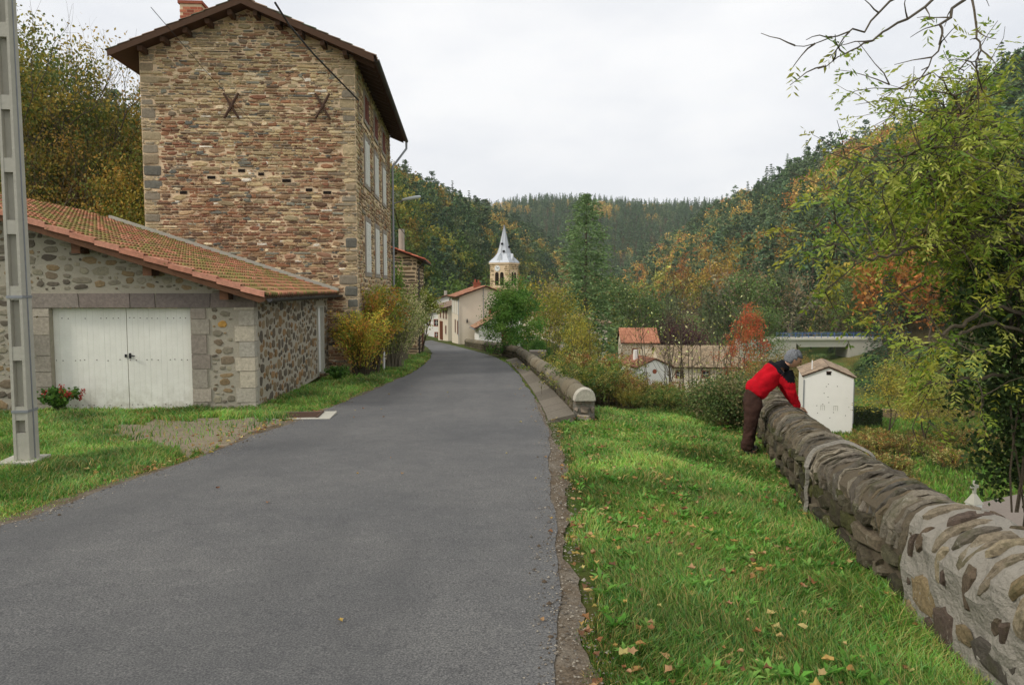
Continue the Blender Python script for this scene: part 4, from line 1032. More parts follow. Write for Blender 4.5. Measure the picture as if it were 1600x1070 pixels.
# ---------------------------------------------------------------- far parapet along the road (coping of rounded dressed stones)
def poly_frame(pts, base):
    a = np.array(pts); sg = np.hypot(*np.diff(a, axis=0).T); cm = np.concatenate([[0], np.cumsum(sg)])
    def f(s):
        x, y = np.interp(s, cm, a[:, 0]), np.interp(s, cm, a[:, 1]); e = .4
        d = Vector((np.interp(s+e, cm, a[:, 0])-np.interp(s-e, cm, a[:, 0]), np.interp(s+e, cm, a[:, 1])-np.interp(s-e, cm, a[:, 1]), 0)).normalized()
        return Vector((x, y, rz_(y)+base)), d, Vector((d.y, -d.x, 0))
    return f, cm[-1]
def parapet(name, label, pts, th, hb, hc, pal, wr, base=0.0, end=True):
    f, L = poly_frame(pts, base); t = empty(name, (0, 0, 0), 0, label, 'wall')
    mb = MB(); vs = []; N = int(L/.4)+1
    for i in range(N+1):
        p, d, o = f(L*i/N); vs += [p+Vector((0, 0, -.6)), p+Vector((0, 0, hb)), p+o*th+Vector((0, 0, hb)), p+o*th+Vector((0, 0, -3.0))]
    fs = [(i*4+k, (i+1)*4+k, (i+1)*4+k+1, i*4+k+1) for i in range(N) for k in range(3)]+[(0, 1, 2, 3), (N*4+3, N*4+2, N*4+1, N*4)]
    mb.add(vs, fs, 0)
    def fr(s, z, d):
        p, al, ou = f(s); return p-ou*d+Vector((0, 0, z))
    stone_field(mb, 0, L, -.05, hb-.01, (.12, .2), (.2, .45), .02, .03, lambda s, z: pick(oldp, .25), fr, None, 1, .45, .01, .02, .15)
    mb.build('wall_face', ['mortar_dark', 'old_stone'], t)
    coping('coping', 0.0, L, f, wr, th, hb-.02, hc, t, pal, .008, 'stone', 12, True, .003)
    return t, f
cp2 = [S(124, 116, 98), S(112, 104, 86), S(118, 108, 88), S(102, 96, 80)]
t_, f_ = parapet('stone_parapet', 'long straight stone parapet beside the road, ending in a pale round end stone', FW, .32, .38, .2, cp2, (.7, 1.1))
p0, d0, o0 = f_(0)
mb = MB(); c = p0+o0*.165+Vector((0, 0, .35)); prof_ = [c+o0*(.2*cos(a))+Vector((0, 0, .225*sin(a)))-d0*.07 for a in np.linspace(0, pi, 14)]
prof2 = [q-d0*.12+(c-d0*.12-q)*.12 for q in prof_]
mb.add(prof_+prof2, [(i, i+1, 15+i, 14+i) for i in range(13)]+[tuple(range(14, 28))[::-1]+()]+[(0, 14, 27, 13)], 0, S(178, 172, 156)); mb.build('end_stone', 'stone', t_)
mb = MB(); q0_ = p0-d0*.1
def efr(s, z, d): return p0+o0*s-d0*(.02+d)+Vector((0, 0, z))
stone_field(mb, -.02, .36, -.05, .35, (.12, .17), (.14, .26), .03, .05, lambda s, z: pick([S(150, 136, 120), S(120, 104, 92), S(168, 156, 138)]), efr, None, 1, .4, .01, 0, .15)
mb.add([p0-d0*.03+o0*-.02+Vector((0, 0, -.2)), p0-d0*.03+o0*.35+Vector((0, 0, -.2)), p0-d0*.03+o0*.35+Vector((0, 0, .35)), p0-d0*.03-o0*.02+Vector((0, 0, .35))], [(0, 1, 2, 3)], 0)
mb.build('end_face', ['mortar_new', 'stone'], t_)
parapet('stone_parapet', 'further stretch of low stone parapet curving left toward the cream house', [(p[0], p[1]) for p in FW2], .34, .42, .2, cp2, (.7, 1.2))
# square stone pillar behind the joint
q = P(833, 566, 31.5); mb = MB(); mb.box(-.33, .33, -.25, .25, -2.2, 0); mb.box(-.36, .36, -.28, .28, 0, .07)
o = mb.build('stone_pillar', 'dressed_stone'); o.location = (q.x+.2, q.y, P(0, 550, 31.5).z); tag(o, 'square grey stone pillar behind the joint of the two road parapets', 'pillar')

# ---------------------------------------------------------------- utility pole, cables, street lamp, marker post
pq = G(43, 726); pole = empty('utility_pole', (pq.x, pq.y, rz_(pq.y)), radians(8), 'pale concrete utility pole with stepped recesses at the left edge, standing on a concrete foot', 'utility pole')
mb = MB(); Hh = 9.0
def wp_(z): return .085-.002*z, .12-.005*z
zs = [0]+[k*.5+.3 for k in range(18)]+[Hh]
for a in (0, 1):
    for sgn in (-1, 1):   # two side flanges
        w0_, d0_ = wp_(0); w1_, d1_ = wp_(Hh)
    break
w0_, d0_ = wp_(0); w1_, d1_ = wp_(Hh)
def taper(mb, fx0, fx1, fy0, fy1, z0, z1):
    v = []
    for z in (z0, z1):
        w, d = wp_(z)
        v += [(fx0*w, fy0*d, z), (fx1*w, fy0*d, z), (fx1*w, fy1*d, z), (fx0*w, fy1*d, z)]
    mb.add(v, [(3, 2, 1, 0), (4, 5, 6, 7), (0, 1, 5, 4), (1, 2, 6, 5), (2, 3, 7, 6), (3, 0, 4, 7)])
taper(mb, -1, -.62, -1, 1, 0, Hh); taper(mb, .62, 1, -1, 1, 0, Hh); taper(mb, -.619, .619, -.3, .3, 0, Hh)
for z in (.0, .55, 1.25, 1.95, 2.7, 3.4, 4.1, 4.9, 5.7, 6.5, 7.3, 8.1): taper(mb, -.618, .618, -.96, .96, z, z+.16 if z else .4)
mb.build('shaft', 'concrete', pole)
mb = MB(); mb.box(-.24, .17, -.24, .2, -.2, .08); mb.build('footing', 'concrete', pole)
mb = MB()
for z in (.62, 1.95): 
    w, d = wp_(z); mb.box(-w-.006, w+.006, -d-.006, d+.006, z+.02, z+.05)
mb.tube([(.09, -.0, 0), (.084, -.0, 3), (.074, -.0, 8)], .008, 5); mb.build('bands', 'zinc', pole)
def cable(name, pts, r, label, sag=0):
    pts = [Vector(p) for p in pts]; out = []
    if len(pts) == 2 and sag:
        for k in range(17): t = k/16; out.append(pts[0].lerp(pts[1], t)-Vector((0, 0, sag*4*t*(1-t))))
    else: out = pts
    mb = MB(); mb.tube(out, r, 6); tag(mb.build(name, 'cable'), label, 'cable')
cable('power_cable', [P(430, 5, 14), P(452, 40, 15.5), P(490, 85, 18), P(560, 157, 22.0)], .022, 'thick black cable reaching the upper right corner of the tall stone house')
cable('power_cable', [P(236, 12, 12.5), P(320, 110, 16.5), P(404, 202, 21.6)], .006, 'thin black wire slanting across the upper left of the stone gable')
cable('power_cable', [P(608, 300, 32.6), P(624, 355, 36), P(637, 372, 39)], .018, 'short black cable from the tall house to the chimney of the small stone house', .15)
lp = P(613, 318, 32.7); le = P(648, 309, 32.2)
lamp = empty('street_lamp', tuple(lp), 0, 'grey street lamp on an arm fixed to the far corner of the tall stone house', 'street lamp')
dv = le-lp; mb = MB(); mb.tube([(-.05, 0, -.25), (0.05, 0, -.02), (dv.x*.6, dv.y*.6, dv.z*.6)], .03, 6); mb.build('arm', 'zinc', lamp)
mb = MB(); c = dv*.8; n_ = 10; ang = atan2(dv.z, dv.x)
vs = []
for i, (u, r_) in enumerate(((-.38, .04), (-.3, .08), (-.05, .11), (.25, .12), (.42, .09), (.47, .03))):
    for k in range(n_): a = 2*pi*k/n_; vs.append((c.x+u*cos(ang)-r_*sin(a)*.55*sin(ang), c.y+r_*cos(a), c.z+u*sin(ang)+r_*.6*sin(a)+.02))
mb.add(vs, [(i*n_+k, i*n_+(k+1) % n_, (i+1)*n_+(k+1) % n_, (i+1)*n_+k) for i in range(5) for k in range(n_)]+[tuple(range(n_))[::-1], tuple(range(5*n_, 6*n_))]); mb.build('lamp_head', 'lamp_glass', lamp, True)
mq = G(614, 581); mk = empty('marker_post', (mq.x-.3, mq.y, rz_(mq.y)-.05), 0, 'thin white marker post in the verge in front of the bush', 'post')
mb = MB(); mb.tube([(0, 0, 0), (0, 0, .75)], .04, 8); mb.build('post', 'white_plain', mk); mb = MB(); mb.tube([(0, 0, .75), (0, 0, .83)], .042, 8); mb.build('cap', 'concrete', mk)

# ---------------------------------------------------------------- the person
def skin_mesh(name, V, E, R, mat, parent, sub=2, root=0, disp=0):
    me = bpy.data.meshes.new(name); me.from_pydata([tuple(v) for v in V], E, []); o = bpy.data.objects.new(name, me); COL.objects.link(o)
    md = o.modifiers.new('skin', 'SKIN'); md.use_smooth_shade = True; md.branch_smoothing = .3
    lay = me.skin_vertices[0].data
    for i, r_ in enumerate(R): lay[i].radius = (r_, r_) if not hasattr(r_, '__len__') else r_; lay[i].use_root = (i == root)
    sb = o.modifiers.new('sub', 'SUBSURF'); sb.levels = sub; sb.render_levels = sub
    dg = bpy.context.evaluated_depsgraph_get(); ev_ = bpy.data.meshes.new_from_object(o.evaluated_get(dg)); bpy.data.objects.remove(o)
    ev_.materials.clear()
    for mt in (mat if isinstance(mat, list) else [mat]): ev_.materials.append(M[mt])
    ev_.name = name
    if disp:
        for v in ev_.vertices:
            c = v.co; v.co = c+v.normal*disp*(mnoise.noise(c*14)+.6*mnoise.noise(c*31))
    return link(name, ev_, parent, True)
m, n = newmat('fleece_red'); f = noise(n, 160, 3, .7); finish(n, ramp(n, noise(n, 9, 4), [(.3, S(160, 14, 26)), (.7, S(194, 22, 36))]), .95, bump(n, f, .5, .004, bump(n, noise(n, 14, 3), .5, .02)), 0, .1)
m, n = newmat('fleece_black'); f = noise(n, 160, 3, .7); finish(n, S(26, 26, 30), .95, bump(n, f, .5, .004), 0, .15)
m, n = newmat('corduroy'); w_ = node(n, 'ShaderNodeTexWave'); w_.inputs['Scale'].default_value = 60; t = node(n, 'ShaderNodeTexCoord'); n.links.new(t.outputs['Object'], w_.inputs[0]); finish(n, ramp(n, noise(n, 7, 4), [(.3, S(52, 36, 30)), (.7, S(72, 50, 42))]), .9, bump(n, w_.outputs['Fac'], .3, .003, bump(n, noise(n, 11, 4), .5, .03)), 0, .15)
m, n = newmat('hair_grey'); f = noise(n, 55, 4, .7, dist=1.2); finish(n, ramp(n, f, [(.3, S(70, 72, 76)), (.7, S(146, 148, 152))]), .7, bump(n, f, 1, .01), 0, .3)
PY = 10.15; pg = G(1168, 707)
person = empty('person', (P(1168, 700, PY).x, PY, float(gz0(P(1168, 700, PY).x, PY))), 0, 'person with grey hair in red and black fleece jacket, bending over onto the stone parapet', 'person')
person.scale = (1.05, 1.05, 1.05)
# local frame: x right, y away, z up
pel = (.06, .02, .80); ch1 = (.20, .02, .97); ch2 = (.34, .02, 1.09); nk = (.46, .0, 1.19); hd = (.56, -.01, 1.24)
aR = [(.42, -.15, 1.08), (.50, -.17, .85), (.61, -.10, .63)]; aL = [(.42, .17, 1.08), (.55, .2, .86), (.67, .14, .63)]
lR = [(.045, -.08, .76), (.0, -.10, .43), (-.05, -.10, .08)]; lL = [(.07, .12, .76), (.09, .13, .43), (.05, .13, .08)]
V = [pel, ch1, ch2, nk, (.51, -.005, 1.225), hd]+aR+aL+lR+lL
E = [(0, 1), (1, 2), (2, 3), (3, 4), (4, 5), (2, 6), (6, 7), (7, 8), (2, 9), (9, 10), (10, 11), (0, 12), (12, 13), (13, 14), (0, 15), (15, 16), (16, 17)]
R_ = [.08, .09, .1, .05, .05, .075, .05, .038, .026, .05, .038, .026, .08, .05, .036, .08, .05, .036]
# feet
V += [(.05, -.12, .035), (.17, .12, .035)]; E += [(14, 18), (17, 19)]; R_ += [.03, .03]
def hand(base, d, side, V, E, R_, wi):
    b = Vector(base); d = Vector(d).normalized(); up = Vector((0, 0, 1)); sd = d.cross(up).normalized(); 
    pm = b+d*.05+Vector((0, 0, -.012)); V.append(tuple(pm)); R_.append((.034, .016)); pi_ = len(V)-1; E.append((wi, pi_))
    for k, (off, ln) in enumerate(((-.032, .062), (-.011, .074), (.011, .07), (.031, .055))):
        k0 = pm+d*.03+sd*off; k1 = k0+d*ln*.55+Vector((0, 0, -.004)); k2 = k1+d*ln*.5+Vector((0, 0, -.03))
        for q, r_ in ((k0, .010), (k1, .009), (k2, .008)): V.append(tuple(q)); R_.append(r_)
        i = len(V)-3; E.extend([(pi_, i), (i, i+1), (i+1, i+2)])
    t0 = pm+sd*side*.04-d*.01; t1 = t0+sd*side*.022+d*.035+Vector((0, 0, -.012))
    for q, r_ in ((t0, .012), (t1, .009)): V.append(tuple(q)); R_.append(r_)
    i = len(V)-2; E.extend([(pi_, i), (i, i+1)])
hand(aR[2], (.85, .25, -.12), -1, V, E, R_, 8); hand(aL[2], (.9, .1, -.12), 1, V, E, R_, 11)
body = skin_mesh('body', V, E, R_, 'skin', person, 2)
# head: shaped skull with face, joined to the body mesh
hb_ = bpy.data.meshes.new('head'); import bmesh
bm = bmesh.new(); bmesh.ops.create_uvsphere(bm, u_segments=28, v_segments=20, radius=1)
for v in bm.verts:
    x, y, z = v.co   # x = face direction, z = up
    c = Vector((x*.095, y*.075, z*.115))
    if x > 0 and z < 0: c.x *= 1-.18*abs(z); c.y *= 1-.3*z*z
    for (cx, cy, cz, r_, h) in ((.98, 0, -.12, .2, .024), (.85, .32, .08, .18, -.012), (.85, -.32, .08, .18, -.012), (.9, 0, -.52, .2, .006), (.85, 0, -.78, .25, .012), (.9, 0, .22, .3, .006), (0, .98, -.1, .17, .018), (0, -.98, -.1, .17, .018)):
        dd = (Vector((x, y, z))-Vector((cx, cy, cz))).length
        if dd < r_*2: c += Vector((x if abs(cy) < .9 else 0, y if abs(cy) >= .9 else 0, 0)).normalized()*h*math.exp(-(dd/r_)**2)
    v.co = c
Mh = Matrix.Translation(Vector((.575, -.015, 1.275))) @ Matrix.Rotation(radians(-14), 4, 'Z') @ Matrix.Rotation(radians(24), 4, 'Y')
bm.transform(Mh); bm.from_mesh(body.data)
bm.to_mesh(body.data); bm.free(); body.data.polygons.foreach_set('use_smooth', [True]*len(body.data.polygons))
for nm, lst, mt in (('eye', [(.088, .03, .012), (.088, -.03, .012)], 'cable'),):
    for e_ in lst:
        bm = bmesh.new(); bmesh.ops.create_uvsphere(bm, u_segments=8, v_segments=6, radius=.009); bm.transform(Mh @ Matrix.Translation(e_)); me = bpy.data.meshes.new(nm); bm.to_mesh(me); bm.free(); me.materials.append(M[mt]); link(nm, me, person, True)
# hair cap
bm = bmesh.new(); bmesh.ops.create_uvsphere(bm, u_segments=36, v_segments=24, radius=1)
dl = []
for v in bm.verts:
    x, y, z = v.co
    if x > .38 and z < .35 or z < -.62 or (x > .12 and z < -.1): dl.append(v)
    k = 1+.12*mnoise.noise(Vector((x*5, y*5, z*5)))+.08*mnoise.noise(Vector((x*15, y*15, z*9)))
    v.co = Vector((x*.112*k-.008, y*.092*k, z*.126*k+.004))
bmesh.ops.delete(bm, geom=dl, context='VERTS'); bm.transform(Mh)
bmesh.ops.solidify(bm, geom=bm.faces[:], thickness=.012)
me = bpy.data.meshes.new('hair'); bm.to_mesh(me); bm.free(); me.materials.append(M['hair_grey']); link('hair', me, person, True)
# jacket: torso and sleeves, black yoke over the shoulders
V = [(.035, .02, .775), (.14, .02, .905), (.25, .02, 1.02), (.345, .02, 1.10), (.43, .01, 1.165), (.505, 0, 1.225)]
R_ = [(.20, .175), (.195, .165), (.185, .168), (.155, .16), (.105, .11), (.078, .08)]
E = [(0, 1), (1, 2), (2, 3), (3, 4), (4, 5)]
for A_ in (aR, aL):
    i = len(V); V += [A_[0], tuple((Vector(A_[0])*.5+Vector(A_[1])*.5)), A_[1], tuple((Vector(A_[1])*.5+Vector(A_[2])*.5)), tuple(Vector(A_[2])+Vector((.01, 0, -.0)))]
    R_ += [.088, .078, .066, .055, .044]; E += [(3, i), (i, i+1), (i+1, i+2), (i+2, i+3), (i+3, i+4)]
jk = skin_mesh('jacket', V, E, R_, ['fleece_red', 'fleece_black'], person, 3, 2, .012)
ax = Vector((.345, 0, .30)).normalized()
for p_ in jk.data.polygons:
    c = p_.center; t = (c-Vector((.075, .02, .83))).dot(ax)
    yoke = t > .375 and c.z > .985
    if yoke or t < -.135: p_.material_index = 1
a1 = Vector((0, 1, 0)); a2 = ax.cross(a1).normalized()
# pale shirt collar at the nape
mb = MB(); c0 = Vector((.515, 0, 1.235)); rg = []
for w_, rr in ((0, .07), (.028, .066)):
    for k in range(16): a = 2*pi*k/16; rg.append(c0+ax*w_+a1*(rr*cos(a))+a2*(rr*sin(a)))
mb.add(rg, [(k, (k+1) % 16, 16+(k+1) % 16, 16+k) for k in range(16)]); mb.build('collar', 'render_cream', person, True)
# trousers
V = [(.1, .02, .86), (.05, .02, .79)]; R_ = [(.15, .15), (.165, .155)]; E = [(0, 1)]
for L_ in (lR, lL):
    i = len(V); a, b, c = (Vector(q) for q in L_)
    V += [a+Vector((0, 0, -.06)), a.lerp(b, .5), b, b.lerp(c, .5), c+Vector((0, 0, -.02))]; R_ += [.13, .112, .09, .082, .084]; E += [(1, i), (i, i+1), (i+1, i+2), (i+2, i+3), (i+3, i+4)]
skin_mesh('trousers', V, E, R_, 'corduroy', person, 3, 1, .014)
for (x, y) in ((-.05, -.10), (.05, .13)):
    skin_mesh('shoe', [(x-.03, y, .05), (x+.05, y-.01, .05), (x+.14, y-.02, .035)], [(0, 1), (1, 2)], [.05, .05, .038], 'shoe', person, 2, 1)
# ---------------------------------------------------------------- foliage
def leaf_mesh_arrays(C, L, Wd, A=None, rng=RNG, upb=.0):
    """rhombic leaves at C (N,3), length L, width Wd, optional axis directions A"""
    n = len(C)
    if A is None: A = rng.normal(size=(n, 3))
    A = A/np.linalg.norm(A, axis=1, keepdims=True)
    B = rng.normal(size=(n, 3)); B[:, 2] *= (1-upb); B -= A*(A*B).sum(1, keepdims=True); B /= np.linalg.norm(B, axis=1, keepdims=True)
    L = np.broadcast_to(L, n)[:, None]; Wd = np.broadcast_to(Wd, n)[:, None]
    v = np.stack([C-A*L*.5, C+B*Wd*.5-A*L*.05, C+A*L*.5, C-B*Wd*.5-A*L*.05], 1).reshape(-1, 3)
    return v, np.arange(4*n).reshape(n, 4)
def cols(pal, n, v=.22, rng=RNG, idx=None):
    p = np.array(pal); i = rng.integers(0, len(p), n) if idx is None else idx
    return p[i]*rng.uniform(1-v, 1+v, (n, 1))*rng.uniform(.93, 1.07, (n, 3))
def branching(mb, p0, d0, L, r, depth, rng, tips, spread=.6, up=.15, n=(2, 3), seg=5):
    pts = [Vector(p0)]; d = Vector(d0).normalized(); rad = [r]
    for k in range(seg):
        d = (d+Vector(rng.normal(0, .13, 3))+Vector((0, 0, up*.25))).normalized(); pts.append(pts[-1]+d*L/seg); rad.append(r*(1-.45*(k+1)/seg))
    mb.tube(pts, rad, 7 if r > .05 else (5 if r > .015 else 3), cap=False)
    if depth == 0:
        tips.append((pts[-1], d)); return
    for k in range(rng.integers(n[0], n[1]+1)):
        t = rng.uniform(.45, 1.0) if k else 1.0; q = pts[max(1, int(t*seg))]
        nd = (d+Vector(rng.normal(0, spread, 3))+Vector((0, 0, up))).normalized()
        branching(mb, q, nd, L*rng.uniform(.6, .82), r*.55, depth-1, rng, tips, spread, up, n, seg)
def make_broadleaf(height, rx_, rz2, cbase, nclump, nleaf, lsz, pal, seed, bark='bark', tr=.16, depth=3, clump_r=.22, multi=1, flat=1.0, aspect=.6, twigs=True):
    rng = np.random.default_rng(seed); mb = MB(); tips = []
    for k in range(multi):
        a = rng.uniform(0, 6.28); off = Vector((cos(a), sin(a), 0))*(.12*rx_*(multi > 1))
        d = Vector((rng.normal(0, .06)+off.x*.6, rng.normal(0, .06)+off.y*.6, 1))
        if twigs: branching(mb, off, d, height*.42, tr, depth, rng, tips, .55, .3)
        else: mb.tube([off, off+d*height*.85], [tr, tr*.25], 5, cap=False)
    me_t = mb
    u = rng.normal(size=(nclump, 3)); u /= np.linalg.norm(u, axis=1, keepdims=True); rr = rng.uniform(.15, 1, (nclump, 1))**.45
    cz = cbase+(height-cbase)/2
    C = u*rr*np.array([rx_, rx_, (height-cbase)/2*rz2])+np.array([0, 0, cz])
    taper_ = 1-.35*np.clip((C[:, 2]-cz)/((height-cbase)/2), -1, 1); C[:, 0] *= taper_; C[:, 1] *= taper_
    if tips and twigs:
        T = np.array([tuple(t[0]) for t in tips]); T = T[rng.integers(0, len(T), nclump//3)]; C[:len(T)] = C[:len(T)]*.4+T*.6
    ci = rng.integers(0, len(pal), nclump); cb = rng.uniform(.78, 1.22, nclump)
    cr_ = clump_r*rx_*rng.uniform(.6, 1.3, (nclump, 1, 1))
    pts = C[:, None, :]+rng.normal(size=(nclump, nleaf, 3))*cr_*np.array([1, 1, .7*flat])
    pts = pts.reshape(-1, 3); idx = np.repeat(ci, nleaf)
    v, f = leaf_mesh_arrays(pts, lsz*rng.uniform(.6, 1.3, len(pts)), lsz*aspect*rng.uniform(.6, 1.3, len(pts)), rng=rng)
    return me_t, v, f, cols(pal, len(pts), .25, rng, idx)*np.repeat(cb, nleaf)[:, None]
class Kind: pass
def kind(name, data, bark, leafm='leaf'):
    k = Kind(); mb, v, f, c = data
    k.name = name; k.v = v; k.f = f; k.c = c; k.crown = np_me(name+'_crown', v, f, c, leafm)
    o = mb.build(name+'_trunk', bark); k.trunk = o.data; bpy.data.objects.remove(o); return k
def plant(k, loc, sc_, rz, label, cat, group=None, sxy=None, part=('trunk', 'crown'), lean=(0, 0)):
    o = empty(k.name, loc, rz, label, cat, group); o.rotation_euler = (lean[0], lean[1], rz); o.scale = (sxy or sc_, sxy or sc_, sc_)
    link(part[0], k.trunk, o); link(part[1], k.crown, o); return o
def make_conifer(H, R, nlev, nbr, npt, seed, pal, base=.08, qs=.5, droop=.35, irr=.25, taper_p=.85, asp=.38, rmax=99):
    rng = np.random.default_rng(seed); mb = MB(); mb.tube([(0, 0, 0), (0, 0, H*.5), (0, 0, H)], [H*.016, H*.01, .01], 6, cap=False)
    P_, A_, L_ = [], [], []
    for i in range(nlev):
        t = i/(nlev-1); z = H*(base+(1-base)*t); r = R*(1-t)**taper_p*rng.uniform(1-irr, 1+irr)+.12*R*.2
        r = min(r, rmax*rng.uniform(.8, 1.1))
        if base > .25: r = min(r, R*(.35+2.2*t))
        for b in range(nbr):
            a = rng.uniform(0, 6.28); rb = r*rng.uniform(1-irr, 1+irr*.6)
            for j in range(npt):
                u = (j+rng.uniform(0, 1))/npt; u = .15+.85*u
                u = u**.72; p = np.array([cos(a)*rb*u, sin(a)*rb*u, z-droop*rb*u*u+rng.normal(0, .05*R*.3)]); p[:2] += rng.normal(0, .04*R, 2)
                P_.append(p); A_.append([cos(a)+rng.normal(0, .5), sin(a)+rng.normal(0, .5), -droop*1.2*u+rng.normal(0, .3)]); L_.append(qs*(1.15-.5*t)*rng.uniform(.6, 1.3))
    P_ = np.array(P_); A_ = np.array(A_); L_ = np.array(L_)
    v, f = leaf_mesh_arrays(P_, L_, L_*asp, A_, rng)
    return mb, v, f, cols(pal, len(P_), .28, rng)
# kinds
dkg = [S(58, 78, 48), S(66, 88, 54), S(50, 70, 44), S(76, 94, 56)]; blg = [S(72, 92, 62), S(62, 82, 56), S(86, 106, 70), S(58, 76, 52)]
lgr = [S(104, 122, 76), S(90, 112, 68), S(118, 132, 84), S(84, 104, 60)]
gold = [S(150, 122, 50), S(138, 114, 50), S(158, 132, 58), S(118, 108, 48)]; orng = [S(160, 102, 46), S(148, 94, 44), S(166, 114, 52), S(128, 92, 46)]
ylg = [S(140, 132, 52), S(118, 122, 50), S(160, 146, 60), S(104, 112, 48)]; grn = [S(88, 108, 48), S(76, 98, 44), S(104, 120, 56), S(70, 88, 42)]
brn = [S(124, 104, 72), S(136, 116, 84), S(110, 92, 66)]
def make_pine(H_, R_, ncl, nl, lsz, pal, seed):
    rng = np.random.default_rng(seed); mb = MB(); mb.tube([(0, 0, 0), (0, 0, H_*.6), (0, 0, H_*.97)], [H_*.015, H_*.01, .02], 6, cap=False)
    t = rng.uniform(0, 1, ncl)**.85; a = rng.uniform(0, 6.28, ncl); r = R_*(1-t)**.62*np.clip(.35+3*t, 0, 1)*rng.uniform(.45, 1.05, ncl)
    C = np.stack([np.cos(a)*r, np.sin(a)*r, H_*(.14+.84*t)-r*.12], 1); cb = rng.uniform(.75, 1.3, ncl)
    cs = (R_*.2*(1.15-.75*t))[:, None, None]; pts = (C[:, None]+rng.normal(size=(ncl, nl, 3))*cs*np.array([1, 1, .75])).reshape(-1, 3)
    A = np.repeat(np.stack([np.cos(a), np.sin(a), np.full(ncl, .25)], 1), nl, axis=0)+rng.normal(0, .6, (ncl*nl, 3))
    v, f = leaf_mesh_arrays(pts, lsz*rng.uniform(.6, 1.3, len(pts)), lsz*.5*rng.uniform(.6, 1.3, len(pts)), A, rng)
    return mb, v, f, cols(pal, len(pts), .22, rng)*np.repeat(cb, nl)[:, None]
KPINE = [kind('pine_tree', make_pine(16, 3.9+.4*i, 60, 13, .85, [dkg, blg, [S(74, 90, 56), S(84, 100, 62), S(62, 80, 52)]][i], 20+i), 'bark', 'needle') for i in range(3)]
KSPR = [kind('spruce_tree', make_conifer(18, 3.2, 24, 7, 5, 30+i, dkg, .06, .95, .35, .25, .9, .45), 'bark', 'needle') for i in range(2)]
def far_bl(nm, pal, seed, h=13, r=3.8): return kind(nm, make_broadleaf(h, r, 1, 2.2, 38, 20, .75, pal, seed, tr=.2, depth=1, clump_r=.24), 'bark')
KGOLD = far_bl('autumn_tree', gold, 41); KORNG = far_bl('autumn_tree', orng, 42); KYLG = far_bl('leafy_tree', ylg, 43); KGRN = far_bl('leafy_tree', grn, 44)
KOAK = far_bl('leafy_tree', [S(92, 104, 66), S(104, 110, 74), S(80, 94, 62)], 45)
KGREY = kind('bare_tree', make_broadleaf(12, 3.8, 1, 3, 34, 11, .42, brn+[S(140, 130, 100)], 46, 'bark_pale', tr=.18, depth=4, clump_r=.25), 'bark_pale')

def visible(x, y, m=.3):
    return (y > 5) & (np.abs(x/np.maximum(y, 1e-6)) < .695+m)
def scatter(x0, x1, y0, y1, sp, rng):
    X, Y = np.meshgrid(np.arange(x0, x1, sp), np.arange(y0, y1, sp)); X = X.ravel()+rng.uniform(-.45, .45, X.size)*sp; Y = Y.ravel()+rng.uniform(-.45, .45, Y.size)*sp
    return X, Y
def los_visible(x, y, z, tree_h, cell=None):
    """rough line of sight from the eye to the tree top over the bare terrain"""
    ok = np.ones(len(x), bool); zt = z+tree_h
    for t in (.3, .45, .6, .7, .8, .87, .93, .97):
        hx = H(x*t, y*t); ok &= (EYE+(zt-EYE)*t) > hx
    return ok
rng = np.random.default_rng(5)
cand = []
def patch(x, y, sc):  # low-frequency clumping for autumn colours
    return np.array([mnoise.noise(Vector((a*sc, b*sc, 3.3))) for a, b in zip(x, y)])
def zone(x0, x1, y0, y1, sp, cond, mix, hs, gname):
    X, Y = scatter(x0, x1, y0, y1, sp, rng); k = visible(X, Y) & cond(X, Y); X, Y = X[k], Y[k]
    Z = H(X, Y); k = los_visible(X, Y, Z, 15); X, Y, Z = X[k], Y[k], Z[k]
    pn = patch(X, Y, .022)+patch(X, Y, .07)*.6+rng.normal(0, .2, len(X))
    for x, y, z, p in zip(X, Y, Z, pn): cand.append((x, y, z, mix(p, rng, x, y), rng.uniform(*hs), gname))
def mixR(p, r, x, y):
    if p > .24: return r.choice(['or', 'go', 'go', 'yl', 'or'])
    if p > .1: return r.choice(['go', 'yl', 'oak', 'pi'])
    return r.choice(['pi', 'pi', 'pi', 'sp', 'oak'])
def mixL(p, r, x, y):
    if p > .22: return r.choice(['go', 'yl', 'yl', 'go', 'gr'])
    if p > -.02: return r.choice(['yl', 'gr', 'oak', 'pi'])
    return r.choice(['pi', 'pi', 'pi', 'sp', 'gr', 'oak'])
sR = lambda x, y: x-64-.02*(y-220)+14*np.sin(y/60.0)*.4
sL = lambda x, y: -.979*(x+30)+.203*(y-130)
zone(50, 330, 120, 640, 6.2, lambda x, y: (sR(x, y) > 3), mixR, (.9, 1.5), 'R')
zone(-190, 120, 120, 640, 6.2, lambda x, y: (sL(x, y) > 2), mixL, (.85, 1.4), 'L')
zone(-300, 760, 620, 1120, 9, lambda x, y: H(x, y) > -9, lambda p, r, x, y: ('go' if p > .5 else 'oak' if p > .3 else r.choice(['sp', 'pi', 'sp', 'sp'])), (.8, 1.15), 'B')
KD = {'pi': KPINE, 'sp': KSPR, 'or': [KORNG], 'go': [KGOLD], 'yl': [KYLG], 'gr': [KGRN], 'oak': [KOAK]}
dist = np.array([sqrt(c[0]**2+c[1]**2)/c[4] for c in cand]); order = np.argsort(dist)
cnt = {}; rest = []
